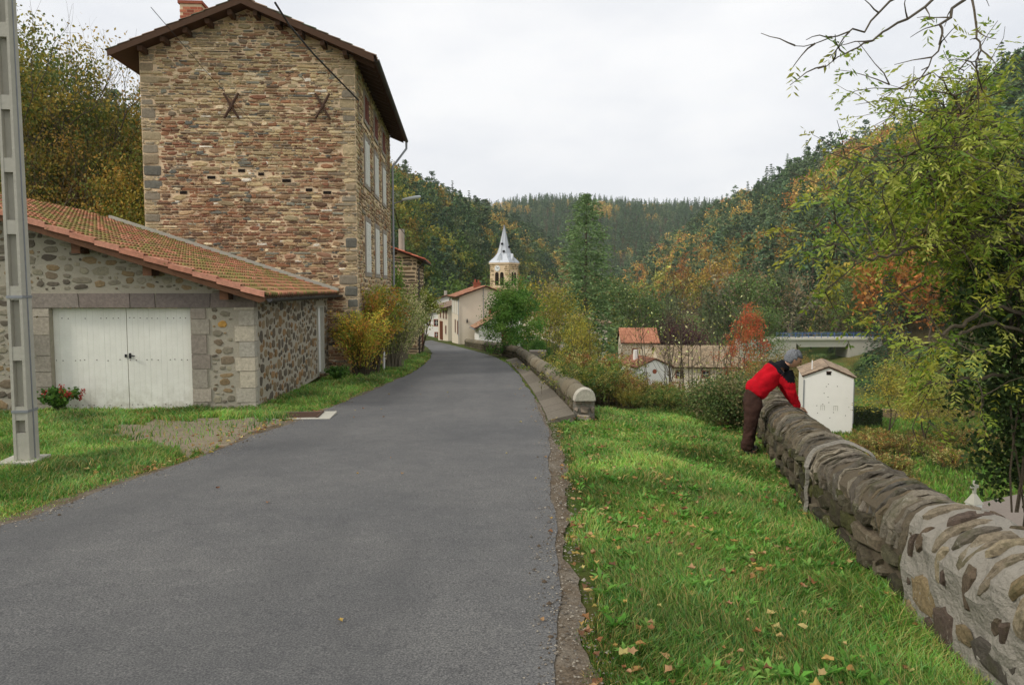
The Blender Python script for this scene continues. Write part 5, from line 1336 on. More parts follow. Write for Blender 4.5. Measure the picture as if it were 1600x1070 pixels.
LBL = {'pi': ('dark blue-green pine tree in the forest on the %s hillside', 'pine tree'), 'sp': ('dark pointed spruce tree in the forest on the %s hillside', 'spruce tree'),
       'or': ('orange autumn tree among the pines on the %s hillside', 'autumn tree'), 'go': ('golden autumn tree among the pines on the %s hillside', 'autumn tree'),
       'yl': ('yellow-green leafy tree in the forest on the %s hillside', 'leafy tree'), 'gr': ('green leafy tree in the forest on the %s hillside', 'leafy tree'), 'oak': ('dull olive-green leafy tree in the forest on the %s hillside', 'leafy tree')}
CAP = {'pi': 90, 'sp': 50, 'or': 60, 'go': 60, 'yl': 60, 'gr': 40, 'oak': 50}
for i in order:
    x, y, z, k, s, g = cand[i]
    kk = k+g
    if g != 'B' and cnt.get(kk, 0) < CAP[k]:
        cnt[kk] = cnt.get(kk, 0)+1; side = 'right' if g == 'R' else 'left'
        plant(random.choice(KD[k]), (x, y, z-.4), s, random.uniform(0, 6.28), LBL[k][0].replace('in the forest on', 'PLACE').replace('among the pines on', 'PLACE').replace('PLACE', 'low on' if z < 8 else 'halfway up' if z < 38 else 'near the top of') % side, LBL[k][1], '%ss on the %s hillside' % (LBL[k][1], side)+' '+k if False else {'pi': 'pine trees', 'sp': 'spruce trees', 'or': 'orange autumn trees', 'go': 'golden autumn trees', 'yl': 'yellow-green trees', 'gr': 'green leafy trees', 'oak': 'olive-green trees'}[k]+' on the %s hillside' % side)
    else: rest.append(cand[i])
# everything beyond the largest trees: one far wood per hill (stuff)
def merge_forest(name, items, keep, label):
    Vs, Fs, Cs = [], [], []; off = 0
    r = np.random.default_rng(9)
    for (x, y, z, k, s, g) in items:
        K = KD[k][r.integers(0, len(KD[k]))]; nq = len(K.f); m_ = int(nq*keep(y)); st = r.integers(0, nq-m_+1) if m_ < nq else 0
        sel = r.permutation(nq)[:m_]; a = r.uniform(0, 6.28); ca, sa = cos(a), sin(a)
        q = K.v.reshape(-1, 4, 3)[sel]; ctr = q.mean(1, keepdims=True); q = ctr+(q-ctr)*(1/np.sqrt(max(keep(y), .1)))**.9
        q = q.reshape(-1, 3)*s; q = np.stack([q[:, 0]*ca-q[:, 1]*sa+x, q[:, 0]*sa+q[:, 1]*ca+y, q[:, 2]+z-.4], 1)
        Vs.append(q); Cs.append(K.c[sel]*r.uniform(.8, 1.2)); off += len(q)
    v = np.concatenate(Vs); c = np.concatenate(Cs); f = np.arange(len(v)).reshape(-1, 4)
    o = link(name, np_me(name, v, f, c, 'needle')); tag(o, label, 'forest', kind='stuff')
print('forest candidates', len(cand), 'rest', len(rest), 'individual', len(cand)-len(rest))
for g, nm in (('R', 'dense mixed autumn forest covering the upper right hillside'), ('L', 'dense mixed forest covering the left hillside behind the church'), ('B', 'dark conifer forest on the distant hill closing the valley')):
    it = [c for c in rest if c[5] == g]
    if it: merge_forest('forest', it, (lambda y: .3 if y > 640 else .55), nm)

# ---------------------------------------------------------------- trees in the valley and behind the garage
def gx(px, Y): return (px-800)/FPX*Y
def spot(px, Y, dz=-.15): x = gx(px, Y); return (x, Y, h_(x, Y)+dz)
def height_to(px, py, Y): x = gx(px, Y); return P(px, py, Y).z-h_(x, Y)
def one(K, href, px, py_top, Y, label, cat, group=None, wid=1.0, rz=None, part=('trunk', 'crown')):
    hgt = max(1.0, height_to(px, py_top, Y)); s = hgt/href
    return plant(K, spot(px, Y), s, random.uniform(0, 6.28) if rz is None else rz, label, cat, group, sxy=s*wid, part=part)
KFIR = kind('fir_tree', make_conifer(19, 6.3, 60, 15, 17, 51, [S(88, 110, 66), S(78, 100, 58), S(102, 122, 74), S(70, 90, 52)], .05, .42, .1, .4, .62, .42, 3.6), 'bark', 'needle')
one(KFIR, 19, 915, 303, 70, 'tall light green feathery fir tree rising in the middle of the valley', 'fir tree', wid=1.0)
KDFIR = kind('spruce_tree', make_conifer(15, 4.0, 40, 9, 12, 52, [S(46, 66, 40), S(56, 76, 44), S(40, 58, 38)], .03, .45, .5, .2, .85, .36), 'bark', 'needle')
one(KDFIR, 15, 1387, 425, 84, 'large dark green spruce with drooping branches at the right end of the bridge', 'spruce tree', wid=1.15)
KBUSHG = kind('leafy_tree', make_broadleaf(5, 1.9, 1.02, .1, 170, 120, .13, [S(88, 128, 54), S(104, 142, 60), S(74, 110, 48), S(122, 152, 70)], 53, tr=.07, depth=3, clump_r=.15), 'bark')
one(KBUSHG, 5, 802, 430, 37, 'dense bright green tree with pointed top, hiding part of the cream house', 'leafy tree', wid=.95)
one(KBUSHG, 5, 842, 520, 33, 'lower bright green bush right of the pointed green tree', 'bush', wid=1.0)
KY = kind('leafy_tree', make_broadleaf(9, 2.6, 1, 2.2, 90, 60, .2, ylg+[S(150, 140, 70)], 54, tr=.1, depth=4, clump_r=.2), 'bark')
one(KY, 9, 868, 437, 52, 'yellow-leaved slender tree between the green tree and the tall fir', 'leafy tree', wid=1.0)
one(KY, 9, 905, 480, 46, 'yellowish thin tree in front of the tall fir', 'leafy tree', wid=.8)
one(KY, 9, 928, 545, 40, 'yellow-green tree at the right foot of the tall fir', 'leafy tree', wid=.7)
KG2 = kind('leafy_tree', make_broadleaf(9, 3.0, 1, 1.2, 110, 60, .22, grn+lgr, 55, tr=.1, depth=4, clump_r=.2), 'bark')
one(KG2, 9, 975, 418, 102, 'green leafy tree to the right of the tall fir', 'leafy tree', wid=1.0)
one(KG2, 9, 1195, 470, 112, 'round green tree directly right of the orange tree', 'leafy tree', wid=1.0)
KPURP = kind('purple_tree', make_broadleaf(7, 3.4, 1, .6, 90, 55, .26, [S(78, 48, 52), S(66, 42, 46), S(96, 58, 58)], 56, tr=.1, depth=3, clump_r=.22), 'bark')
one(KPURP, 7, 1040, 494, 104, 'dark purple-leaved tree behind the orange-roofed house', 'tree', wid=1.05)
one(KPURP, 7, 1072, 500, 108, 'second dark purple tree, just right of the first behind the long barn', 'tree', wid=.95)
KOR = kind('orange_tree', make_broadleaf(9, 2.0, 1.08, .8, 110, 50, .2, [S(186, 92, 56), S(196, 108, 68), S(170, 84, 50), S(160, 110, 60)], 57, tr=.1, depth=4, clump_r=.18), 'bark')
one(KOR, 9, 1168, 478, 80, 'narrow orange-red autumn tree at the right end of the long barn', 'autumn tree', wid=.9)
KBR = kind('leafy_tree', make_broadleaf(8, 3.2, 1, .8, 90, 42, .24, [S(140, 118, 62), S(124, 104, 60), S(112, 108, 58)], 58, tr=.1, depth=4, clump_r=.22), 'bark')
one(KBR, 8, 1205, 545, 72, 'brownish yellow bush in front of the bridge', 'bush', wid=1.2); one(KBR, 8, 1165, 560, 66, 'brown and yellow bush under the orange tree', 'bush', wid=1.1)
one(KGREY, 12, 1245, 438, 128, 'pale grey nearly bare tree behind the left end of the bridge', 'bare tree', wid=1.0)
# rows of hazy trees on the valley floor
rr_ = random.Random(4)
VAL = [('greyish green tree in the row of trees along the river', KOAK, 13), ('grey-brown half bare tree in the row of trees along the river', KGREY, 12), ('green tree in the row of trees along the river', KG2, 9)]
for k in range(60):
    px = 990+rr_.random()*520; Y = rr_.uniform(128, 185); top = 478-70*rr_.random()**.8*(1 if px > 1100 else .45); x = gx(px, Y)
    if sR(x, Y) > 14: continue
    l, K, hr = VAL[rr_.choice([0, 0, 1, 2])]
    one(K, hr, px, top, Y, l, 'tree', l.split(' in the ')[0]+'s along the river', wid=rr_.uniform(.8, 1.1))
for k in range(34):
    px = 620+rr_.random()*330; Y = rr_.uniform(104, 150); top = rr_.uniform(420, 478)
    l, K, hr = [('green leafy tree behind the village houses', KGRN, 13), ('yellow-green leafy tree behind the village houses', KYLG, 13), ('dark pine tree behind the village houses', KPINE[0], 16), ('grey bare tree beside the church', KGREY, 12)][rr_.choice([0, 0, 1, 2, 3])]
    if K is KGREY: px = rr_.uniform(812, 900); top = rr_.uniform(425, 470)
    one(K, hr, px, top, Y, l, 'tree', l.split(' be')[0]+'s behind the village', wid=rr_.uniform(.8, 1.1))
# under the bridge and behind the barn
for (px, top, Y, K, hr, l, wd2) in ((1300, 538, 133, KDFIR, 15, 'dark bushy spruce in the shade under the bridge', 2.4), (1322, 540, 134, KDFIR, 15, 'second dark spruce under the middle of the bridge', 2.4), (1345, 538, 132, KDFIR, 15, 'dark spruce under the right end of the bridge', 2.4), (1280, 548, 112, KG2, 9, 'low green bush in front of the bridge beam', 1.6), (1330, 556, 108, KBR, 8, 'brownish bush in front of the bridge opening', 1.6), (1270, 552, 84, KBR, 8, 'brown bush left of the barn roof, before the bridge', 1.1), (1236, 560, 88, KBR, 8, 'brownish bush just behind the grey-haired head', 1.0),
        (1400, 560, 56, KY, 9, 'yellow-green fruit tree right of the barn', 1.2), (1452, 575, 52, KY, 9, 'low yellow-green fruit tree beyond the right hedge', 1.2), (1350, 560, 92, KG2, 9, 'round green bush behind the barn', 1.0), (1500, 590, 60, KBR, 8, 'brown bush at the back of the meadow', 1.3), (1540, 570, 66, KG2, 9, 'green tree at the back of the meadow', 1.3), (1440, 540, 90, KOAK, 13, 'olive tree behind the meadow', 1.0), (1500, 520, 100, KOAK, 13, 'taller olive tree at the far edge of the meadow', 1.0), (1570, 520, 100, KGRN, 13, 'green tree at the far right edge of the meadow', 1.0)):
    one(K, hr, px, top, Y, l, 'tree', wid=wd2)
# trees behind the garage
KLEFT = kind('leafy_tree', make_broadleaf(12, 3.4, 1.02, .8, 190, 95, .19, [S(112, 112, 48), S(92, 102, 44), S(134, 122, 50), S(76, 90, 42), S(152, 132, 58)], 60, tr=.13, depth=5, clump_r=.17, multi=2), 'bark')
KLEFT2 = kind('leafy_tree', make_broadleaf(9, 3.2, 1.0, .2, 170, 90, .17, [S(112, 108, 44), S(92, 98, 40), S(134, 118, 50), S(150, 120, 56), S(80, 88, 40)], 61, tr=.09, depth=5, clump_r=.17, multi=3), 'bark')
KBARE = kind('bare_tree', make_broadleaf(14, 3.0, 1.0, 6, 20, 3, .14, [S(120, 108, 60)], 62, 'bark_pale', tr=.15, depth=6, clump_r=.3), 'bark_pale')
for (px, top, Y, K, hr, l, wd2) in ((70, 28, 30, KLEFT, 12, 'tall yellow-green tree at the far left behind the garage', .9), (8, 60, 27, KLEFT, 12, 'yellow-green tree at the left edge behind the garage roof', .9), (130, 115, 33, KLEFT, 12, 'yellowing tree behind the middle of the garage roof', .8),
        (205, 150, 31, KLEFT2, 9, 'bushy olive tree beside the left wall of the tall house', .75), (232, 205, 27, KLEFT2, 9, 'dense yellow bush against the left side of the tall house', .7), (180, 225, 28, KLEFT2, 9, 'olive shrub just above the garage roof', .8), (110, 230, 27, KLEFT2, 9, 'dark olive shrub behind the garage ridge', .8), (40, 220, 25, KLEFT2, 9, 'shrub above the left end of the garage roof', .9),
        (215, 255, 25, KLEFT2, 9, 'low yellow shrub in the corner between garage roof and tall house', .8), (-40, 10, 29, KLEFT, 12, 'large yellow tree beyond the left edge', .9), (240, 130, 40, KLEFT, 12, 'pale tree seen just past the left corner of the tall house', .6)):
    one(K, hr, px, top, Y, l, 'tree', wid=wd2)
one(KBARE, 14, 165, 42, 36, 'tall bare leafless tree against the sky behind the garage', 'bare tree', wid=.8)
one(KBARE, 14, 210, 105, 38, 'smaller bare tree beside the roof of the tall house', 'bare tree', wid=.8)
one(KBARE, 14, 105, 60, 34, 'thin bare tree in front of the leftmost yellow tree', 'bare tree', wid=.5)

# ---------------------------------------------------------------- shrubs near the house
def make_shrub(h, r, nstem, nleaf, L, Wd, pal, seed, arch=.5, spread=1.0, base=.1, dens0=.25):
    rng = np.random.default_rng(seed); mb = MB(); PP, AA, CI = [], [], []
    for k in range(nstem):
        a = rng.uniform(0, 6.28); rr = r*rng.uniform(.3, 1)*spread; hh = h*rng.uniform(.55, 1); p = Vector((rng.normal(0, r*base), rng.normal(0, r*base), 0)); pts = [p]
        c0 = rng.integers(0, len(pal)); N = 8
        for j in range(1, N+1):
            t = j/N; pts.append(p+Vector((cos(a)*rr*t**1.4, sin(a)*rr*t**1.4, hh*(t-arch*t**3*.45)/(1-arch*.45))))
        mb.tube(pts, [max(.003, .016*(1-j/(N+1))*h/2.5) for j in range(N+1)], 4, cap=False)
        for j in range(nleaf):
            t = dens0+(1-dens0)*rng.uniform()**.8; i = min(N-1, int(t*N)); q = pts[i].lerp(pts[i+1], t*N-i); d = (pts[i+1]-pts[i]).normalized()
            PP.append(np.array(q)+rng.normal(0, .05*h/2.5+.02, 3)); AA.append(np.array(d)*.8+rng.normal(0, .6, 3)); CI.append(c0 if rng.random() < .7 else rng.integers(0, len(pal)))
    PP, AA = np.array(PP), np.array(AA); v, f = leaf_mesh_arrays(PP, L*rng.uniform(.6, 1.3, len(PP)), Wd*rng.uniform(.6, 1.3, len(PP)), AA, rng)
    return mb, v, f, cols(pal, len(PP), .25, rng, np.array(CI))
K1 = kind('autumn_bush', make_shrub(2.6, 1.25, 150, 90, .085, .05, [S(196, 170, 66), S(164, 160, 62), S(138, 150, 58), S(200, 156, 72), S(120, 138, 54), S(182, 164, 70), S(176, 122, 66)], 70, .6), 'bark')
K2 = kind('willow_bush', make_shrub(3.1, 1.5, 110, 90, .11, .03, [S(160, 164, 96), S(190, 190, 130), S(122, 140, 64), S(104, 126, 52), S(206, 200, 150)], 71, .35), 'bark_pale')
bq = spot(566, 23.2); plant(K1, (gx(575, 23.4), 23.4, rz_(23.4)-.1), 1.12, 0, 'round autumn bush with yellow and reddish leaves at the corner of the tall house', 'bush', part=('stems', 'leaves'))
plant(K1, (-4.5, 21.9, rz_(21.9)-.1), .82, 2, 'lower yellow-green bush beside the end of the garage wall', 'bush', part=('stems', 'leaves'))
plant(K2, (gx(612, 25.8), 26.0, rz_(26)-.1), 1.02, 1, 'tall bush with pale drooping narrow leaves in front of the tall house facade', 'bush', part=('stems', 'leaves'))
plant(K2, (gx(625, 31), 31.2, rz_(31)-.1), .85, 2.4, 'pale leafed bush further along the verge before the small stone house', 'bush', part=('stems', 'leaves'))
K3 = kind('climbing_plant', make_shrub(3.4, .5, 40, 80, .09, .07, [S(84, 116, 44), S(96, 128, 52), S(120, 130, 56)], 72, .1), 'bark')
plant(K3, (gx(617, 35.6), 35.6, rz_(35.6)+1.4), 1.0, 1, 'green climbing plant on the wall between the tall house and the small stone house', 'plant', part=('stems', 'leaves'))
K4 = kind('leafy_tree', make_broadleaf(3.4, .95, 1, 1.3, 40, 70, .13, [S(120, 130, 50), S(140, 146, 62), S(100, 116, 44)], 73, tr=.06, depth=3, clump_r=.25), 'bark')
tq = G(660, 566); plant(K4, (gx(659, 39.5), 39.5, rz_(39.5)), 1.05, 0, 'small yellow-green tree with dark trunk at the corner of the small stone house', 'leafy tree')
# geranium and wall plants at the garage door, fern tuft by the side door
K5 = kind('geranium', make_shrub(.55, .45, 40, 22, .09, .075, [S(70, 104, 40), S(88, 122, 48), S(60, 92, 38)], 74, .8), 'bark')
gq = G(92, 646); g_ = plant(K5, (gq.x, gq.y+.0, rz_(gq.y)), .85, 0, 'red flowering geranium at the left foot of the garage door', 'plant', part=('stems', 'leaves'))
rng = np.random.default_rng(3); fp = np.concatenate([np.array([rng.normal(0, .3), rng.normal(-.1, .2), rng.uniform(.3, .6)])+rng.normal(0, .035, (14, 3)) for _ in range(11)])
v, f = leaf_mesh_arrays(fp, .055, .05, rng=rng); link('flowers', np_me('flowers', v, f, cols([S(140, 44, 38), S(160, 62, 52)], len(fp)), 'leaf'), g_)
K6 = kind('wall_shrub', make_shrub(2.0, .5, 16, 26, .06, .045, [S(86, 110, 46), S(120, 110, 50), S(100, 84, 46)], 75, .3), 'bark')
wq = G(72, 640); plant(K6, (wq.x-.05, wq.y-.1, rz_(wq.y)), .95, 0, 'thin straggly climbing shrub on the left jamb of the garage door', 'plant', part=('stems', 'leaves'))
plant(K5, (gx(505, 20.2)+.35, 20.3, rz_(20.3)), .8, 1, 'small green leafy plant beside the white side door of the garage', 'plant', part=('stems', 'leaves'))

# ---------------------------------------------------------------- brambles and saplings past the grass
brp = [S(112, 116, 50), S(92, 102, 46), S(140, 130, 60), S(150, 112, 60), S(84, 92, 46), S(124, 86, 54), S(168, 160, 100)]
K7 = kind('bramble', make_shrub(1.5, 1.2, 90, 60, .075, .05, brp, 76, .9, base=.4), 'bark')
K8 = kind('bramble', make_shrub(1.4, 1.1, 90, 60, .07, .05, [S(84, 108, 46), S(102, 122, 54), S(70, 92, 44), S(140, 132, 70)], 77, .9, base=.4), 'bark')
K9 = kind('bramble', make_shrub(2.2, 1.2, 90, 70, .07, .045, [S(150, 140, 58), S(128, 126, 52), S(170, 154, 74), S(110, 114, 50)], 78, .5, base=.35), 'bark')
rb_ = random.Random(12); pal_l = ['tangled bramble with yellowing leaves', 'dark green bramble', 'pale yellow-green shrub']
for k in range(44):
    px = rb_.uniform(915, 1165); Y = rb_.uniform(13.9, 17.5); x = gx(px, Y)
    if Y < 14.4 and px < 960: continue
    K, l = rb_.choice([(K7, 0), (K7, 0), (K8, 1), (K9, 2)]); s = rb_.uniform(.42, .68)*(.95 if px > 1090 else .62 if px > 975 else 1.0)*(.62 if K is K9 else 1)
    o = plant(K, (x, Y, max(h_(x, Y), rz_(Y)-1.0)-.05), s*(.85 if px > 1000 else 1), rb_.uniform(0, 6), pal_l[l]+' in the thicket past the end of the grass', 'bramble', pal_l[l]+'s past the grass', part=('stems', 'leaves'))
for k in range(22):
    px = rb_.uniform(845, 965); Y = rb_.uniform(17, 33); x = max(gx(px, Y), float(fwx(Y))+1.3); K, l = rb_.choice([(K7, 0), (K9, 2), (K9, 2), (K8, 1)])
    plant(K, (x, Y, max(h_(x, Y), rz_(Y)-1.4)-.1), rb_.uniform(.6, .95)*(.85 if K is K9 else 1.1), rb_.uniform(0, 6), pal_l[l]+' on the slope behind the road parapet', 'shrub', pal_l[l]+'s behind the parapet', part=('stems', 'leaves'))
# dark ivy heap at the end of the near wall
K10 = kind('ivy', make_broadleaf(1.3, .8, 1, 0, 70, 90, .07, [S(86, 106, 54), S(70, 92, 50), S(112, 120, 70), S(134, 124, 84), S(100, 116, 60)], 79, tr=.02, depth=2, clump_r=.25), 'bark')
for (px, Y, s, l) in ((1140, 12.6, .7, 'dark ivy heap behind the back of the person in red'), (1172, 12.9, .62, 'ivy growing over the far end of the near parapet'), (1108, 13.4, .6, 'ivy and bramble heap left of the person'), (1195, 12.2, .35, 'small ivy patch on the parapet beside the person')):
    plant(K10, (gx(px, Y), Y, rz_(Y)-.15), s, px, l, 'ivy', part=('stems', 'leaves'))
# saplings: several bare stems with few leaves
def make_sapling(h, nst, seed, nl=26, pal=None):
    rng = np.random.default_rng(seed); mb = MB(); PP, AA = [], []
    for k in range(nst):
        a = rng.uniform(0, 6.28); lean = rng.uniform(.03, .26); p = Vector((rng.normal(0, .12), rng.normal(0, .12), 0)); hh = h*rng.uniform(.6, 1); pts = [p]; d = Vector((cos(a)*lean, sin(a)*lean, 1)).normalized(); N = 8
        for j in range(N): d = (d+Vector(rng.normal(0, .035, 3))).normalized(); pts.append(pts[-1]+d*hh/N)
        mb.tube(pts, [max(.004, .022*(1-j/(N+.6))) for j in range(N+1)], 5, cap=False)
        for b in range(9):
            i = rng.integers(3, N+1); q = pts[i]; bd = Vector((rng.normal(0, .6), rng.normal(0, .6), .8)).normalized(); L = rng.uniform(.25, .7)*h/4; e_ = q+bd*L; mid_ = q+bd*L*.5+Vector(rng.normal(0, .03, 3))
            mb.tube([q, mid_, e_], [.008, .005, .003], 3, cap=False)
            for c in range(rng.integers(2, max(3, nl//4))): PP.append(np.array(mid_.lerp(e_, rng.uniform(-.6, 1.1)))+rng.normal(0, .06, 3)); AA.append(rng.normal(0, 1, 3)+np.array([0, 0, -.3]))
    PP, AA = np.array(PP), np.array(AA); v, f = leaf_mesh_arrays(PP, .08*rng.uniform(.6, 1.2, len(PP)), .04*rng.uniform(.6, 1.2, len(PP)), AA, rng)
    return mb, v, f, cols(pal or [S(172, 170, 96), S(132, 136, 62), S(150, 146, 72), S(112, 110, 54), S(196, 196, 140)], len(PP), .2, rng)
KS = [kind('sapling', make_sapling(4.4, 7, 80+i, 14), 'bark') for i in range(3)]
for i, (px, top, Y, l) in enumerate(((1062, 392, 17, 'tallest bare-stemmed sapling with a few pale leaves, left of the person'), (1098, 425, 17.8, 'leaning sapling with sparse leaves just right of the tallest one'), (1035, 430, 18.5, 'thin sapling left of the tallest one'), (1130, 470, 17.5, 'low sapling with bare twigs near the ivy'), (1155, 500, 18, 'small twiggy sapling behind the person'), (1080, 480, 16, 'short front sapling in the middle of the bare stems'), (870, 470, 30, 'thin sapling with pale stems behind the road parapet'), (925, 455, 32, 'tall thin sapling in front of the fir tree'), (960, 500, 27, 'bare-stemmed sapling right of the fir tree'), (895, 500, 25, 'sapling with a thin pale stem above the round end stone'))):
    one(KS[i % 3], 4.4, px, top, Y, l, 'sapling', wid=.9, part=('stems', 'leaves'))
# meadow shrubs and hedge below the wall
KM = kind('meadow_shrub', make_shrub(1.6, 1.3, 70, 50, .12, .07, brp, 90, .7, base=.4), 'bark')
rm = random.Random(31)
for k in range(40):
    px = rm.uniform(1330, 1590); Y = rm.uniform(36, 56); x = gx(px, Y)
    if px > 1440 and Y < 46: continue
    plant(KM, (x, Y, h_(x, Y)-.1), rm.uniform(.5, 1.1), rm.uniform(0, 6), 'straggly brownish shrub in the meadow below the wall', 'shrub', 'straggly shrubs in the meadow', part=('stems', 'leaves'))
for i, (pa, pb, Y, l) in enumerate(((1336, 1384, 62, 'clipped dark green hedge right of the barn'), (1250, 1272, 58.5, 'low clipped hedge at the left foot of the barn'))):
    a, b = gx(pa, Y), gx(pb, Y); z0 = h_((a+b)/2, Y); hh = 1.45 if i == 0 else .9; rng = np.random.default_rng(95+i); N = 9000 if i == 0 else 3000
    side = rng.integers(0, 3, N); X = rng.uniform(a, b, N); Z = z0+rng.uniform(0, hh, N); Yy = Y+rng.uniform(0, 1.4, N)
    Z = np.where(side == 0, z0+hh+rng.normal(0, .05, N), Z); Yy = np.where(side == 1, Y+rng.normal(0, .05, N), Yy); X = np.where(side == 2, np.where(rng.random(N) < .5, a, b)+rng.normal(0, .04, N), X)
    v, f = leaf_mesh_arrays(np.stack([X-(a+b)/2, Yy-Y, Z-z0], 1), .13, .1, rng=rng); t = empty('hedge', ((a+b)/2, Y, z0), 0, l, 'hedge')
    link('leaves', np_me('hedge', v, f, cols([S(66, 84, 42), S(56, 74, 38), S(84, 92, 50)], N, .2, rng), 'leaf'), t)
    mb = MB(); mb.box(a-(a+b)/2+.05, b-(a+b)/2-.05, .05, 1.35, -.3, hh-.05); mb.build('branches', 'bark', t)
mb = MB(); a, b = gx(1386, 66), gx(1530, 66); za = h_(a, 66)
mb.box(a, b, 66, 66.4, za-1, za+.75); mb.box(a-.03, b+.03, 65.95, 66.45, za+.75, za+.86); tag(mb.build('garden_wall', 'stone_far'), 'low grey garden wall at the back of the meadow', 'wall')
# meadow tufts
def field_grass(name, label, n, xr, yr, hgt, wdt, pal, cond, seed, zf=H):
    rng = np.random.default_rng(seed); X = rng.uniform(*xr, n); Y = rng.uniform(*yr, n); k = cond(X, Y); X, Y = X[k], Y[k]; n = len(X); Z = zf(X, Y)
    a = rng.uniform(0, 6.28, n); h = hgt*rng.uniform(.4, 1.3, n); w = wdt*rng.uniform(.6, 1.3, n); ln = h*rng.uniform(.1, .8, n); b = rng.uniform(0, 6.28, n)
    dx, dy = np.cos(a)*w/2, np.sin(a)*w/2; lx_, ly_ = np.cos(b)*ln, np.sin(b)*ln
    v = np.stack([np.stack([X-dx, Y-dy, Z-.01], 1), np.stack([X+dx, Y+dy, Z-.01], 1), np.stack([X+dx*.7+lx_*.35, Y+dy*.7+ly_*.35, Z+h*.6], 1), np.stack([X-dx*.7+lx_*.35, Y-dy*.7+ly_*.35, Z+h*.6], 1), np.stack([X+dx*.1+lx_, Y+dy*.1+ly_, Z+h], 1), np.stack([X-dx*.1+lx_, Y-dy*.1+ly_, Z+h], 1)], 1).reshape(-1, 3)
    i = np.arange(n)[:, None]*6; f = np.concatenate([i+np.array([0, 1, 2, 3]), i+np.array([3, 2, 4, 5])])
    pn = patch(X[:], Y[:], 1.1) if n < 400000 else np.zeros(n)
    c = cols(pal, n, .22, rng)*(1+.45*pn[:, None]); c = np.concatenate([c*.85, c])
    o = link(name, np_me(name, v, f, c, 'grass_blade')); tag(o, label, 'grass', kind='stuff'); return o
mg = [S(96, 136, 54), S(110, 142, 62), S(124, 128, 66), S(84, 122, 46)]
field_grass('meadow_grass', 'rough green meadow grass below the wall', 150000, (6, 66), (20, 74), .3, .09, mg, lambda x, y: (x > .3*y) & (x < 1.05*y) & (x > edge_x(y)+2), 101)

# ---------------------------------------------------------------- near grass
gp1 = [S(94, 140, 56), S(80, 126, 48), S(112, 152, 66), S(70, 112, 46), S(128, 152, 76), S(140, 146, 80), S(100, 144, 80), S(150, 144, 88)]
def nwx(y): return np.interp(y, NWa[:, 1], NWa[:, 0])
def rcond(x, y):
    return (x > rx(y)+.2+.09*np.sin(3*y)+.05*np.sin(11*y)) & (x < np.where(y < 13, nwx(y)+.02, 5.0)) & (np.where(y > 12.0, x > fwx(y)+.42, True))
def grass_zone(name, label, bands, xr, cond, h, pal, seed):
    Vv, Ff, Cc = [], [], []; off = 0
    for i, (y0, y1, dens, w, hk) in enumerate(bands):
        rng = np.random.default_rng(seed+i); x0, x1 = xr(y0, y1); n = int((x1-x0)*(y1-y0)*dens); X = rng.uniform(x0, x1, n); Y = rng.uniform(y0, y1, n); k = cond(X, Y); X, Y = X[k], Y[k]; n = len(X)
        tuft = np.clip(np.array([mnoise.noise(Vector((a*1.6, b*1.6, 7))) for a, b in zip(X, Y)]), -.5, .6); col_n = np.array([mnoise.noise(Vector((a*.9, b*.9, 17))) for a, b in zip(X, Y)])
        Z = gz0(X, Y); wallp = np.clip(1-np.abs(nwx(Y)-X)/.5, 0, 1)*(Y < 13)*(X > 0)
        hh = h*hk*(1+.85*tuft+.5*wallp*(Y < 6.5))*rng.uniform(.5, 1.35, n); hh = np.clip(hh, .02, .32); edge = np.clip((np.abs(X-np.where(X > 0, rx(Y), lx(Y))))/.35, .25, 1); hh = hh*edge
        a = rng.uniform(0, 6.28, n); ww = w*rng.uniform(.6, 1.4, n); ln = hh*rng.uniform(.15, 1.0, n); b = rng.normal(0, 1.3, n)+2.6*np.sin(X*2+Y*1.3)
        dx, dy = np.cos(a)*ww/2, np.sin(a)*ww/2; lx_, ly_ = np.cos(b)*ln, np.sin(b)*ln
        v = np.stack([np.stack([X-dx, Y-dy, Z-.005], 1), np.stack([X+dx, Y+dy, Z-.005], 1), np.stack([X+dx*.8+lx_*.3, Y+dy*.8+ly_*.3, Z+hh*.62], 1), np.stack([X-dx*.8+lx_*.3, Y-dy*.8+ly_*.3, Z+hh*.62], 1), np.stack([X+dx*.1+lx_, Y+dy*.1+ly_, Z+hh*.95], 1), np.stack([X-dx*.1+lx_, Y-dy*.1+ly_, Z+hh*.95], 1)], 1).reshape(-1, 3)
        ii = np.arange(n)[:, None]*6+off; f = np.stack([ii+np.array([0, 1, 2, 3]), ii+np.array([3, 2, 4, 5])], 1).reshape(-1, 4)
        c = cols(pal, n, .24, rng)*(1+.75*col_n[:, None])*np.array([1, 1, 1])+np.clip(col_n, 0, 1)[:, None]*np.array([.06, .04, .01]); dead_n = np.array([mnoise.noise(Vector((a*2.3, b*2.3, 41))) for a, b in zip(X, Y)]); dry = rng.random(n) < (.05+.3*(1-edge)+.5*np.clip(dead_n-.18, 0, .6)); c[dry] = cols([S(168, 150, 92), S(140, 120, 70)], dry.sum(), .2, rng)
        Vv.append(v); Ff.append(f); Cc.append(np.repeat(c, 2, axis=0)); off += len(v)
    o = link(name, np_me(name, np.concatenate(Vv), np.concatenate(Ff), np.concatenate(Cc), 'grass_blade')); tag(o, label, 'grass', kind='stuff'); return o
bR = [(2.2, 4, 11000, .005, 1), (4, 5.5, 8500, .006, 1), (5.5, 7.5, 5500, .008, 1), (7.5, 10, 3600, .011, 1), (10, 13.9, 2200, .015, 1)]
grass_zone('lawn_grass', 'bright green grass strip between the road and the near stone parapet', bR, lambda a, b: (.2, 2.9 if b < 6 else 3.6 if b < 8 else 5), rcond, .074, gp1, 201)
g0x = GO.x
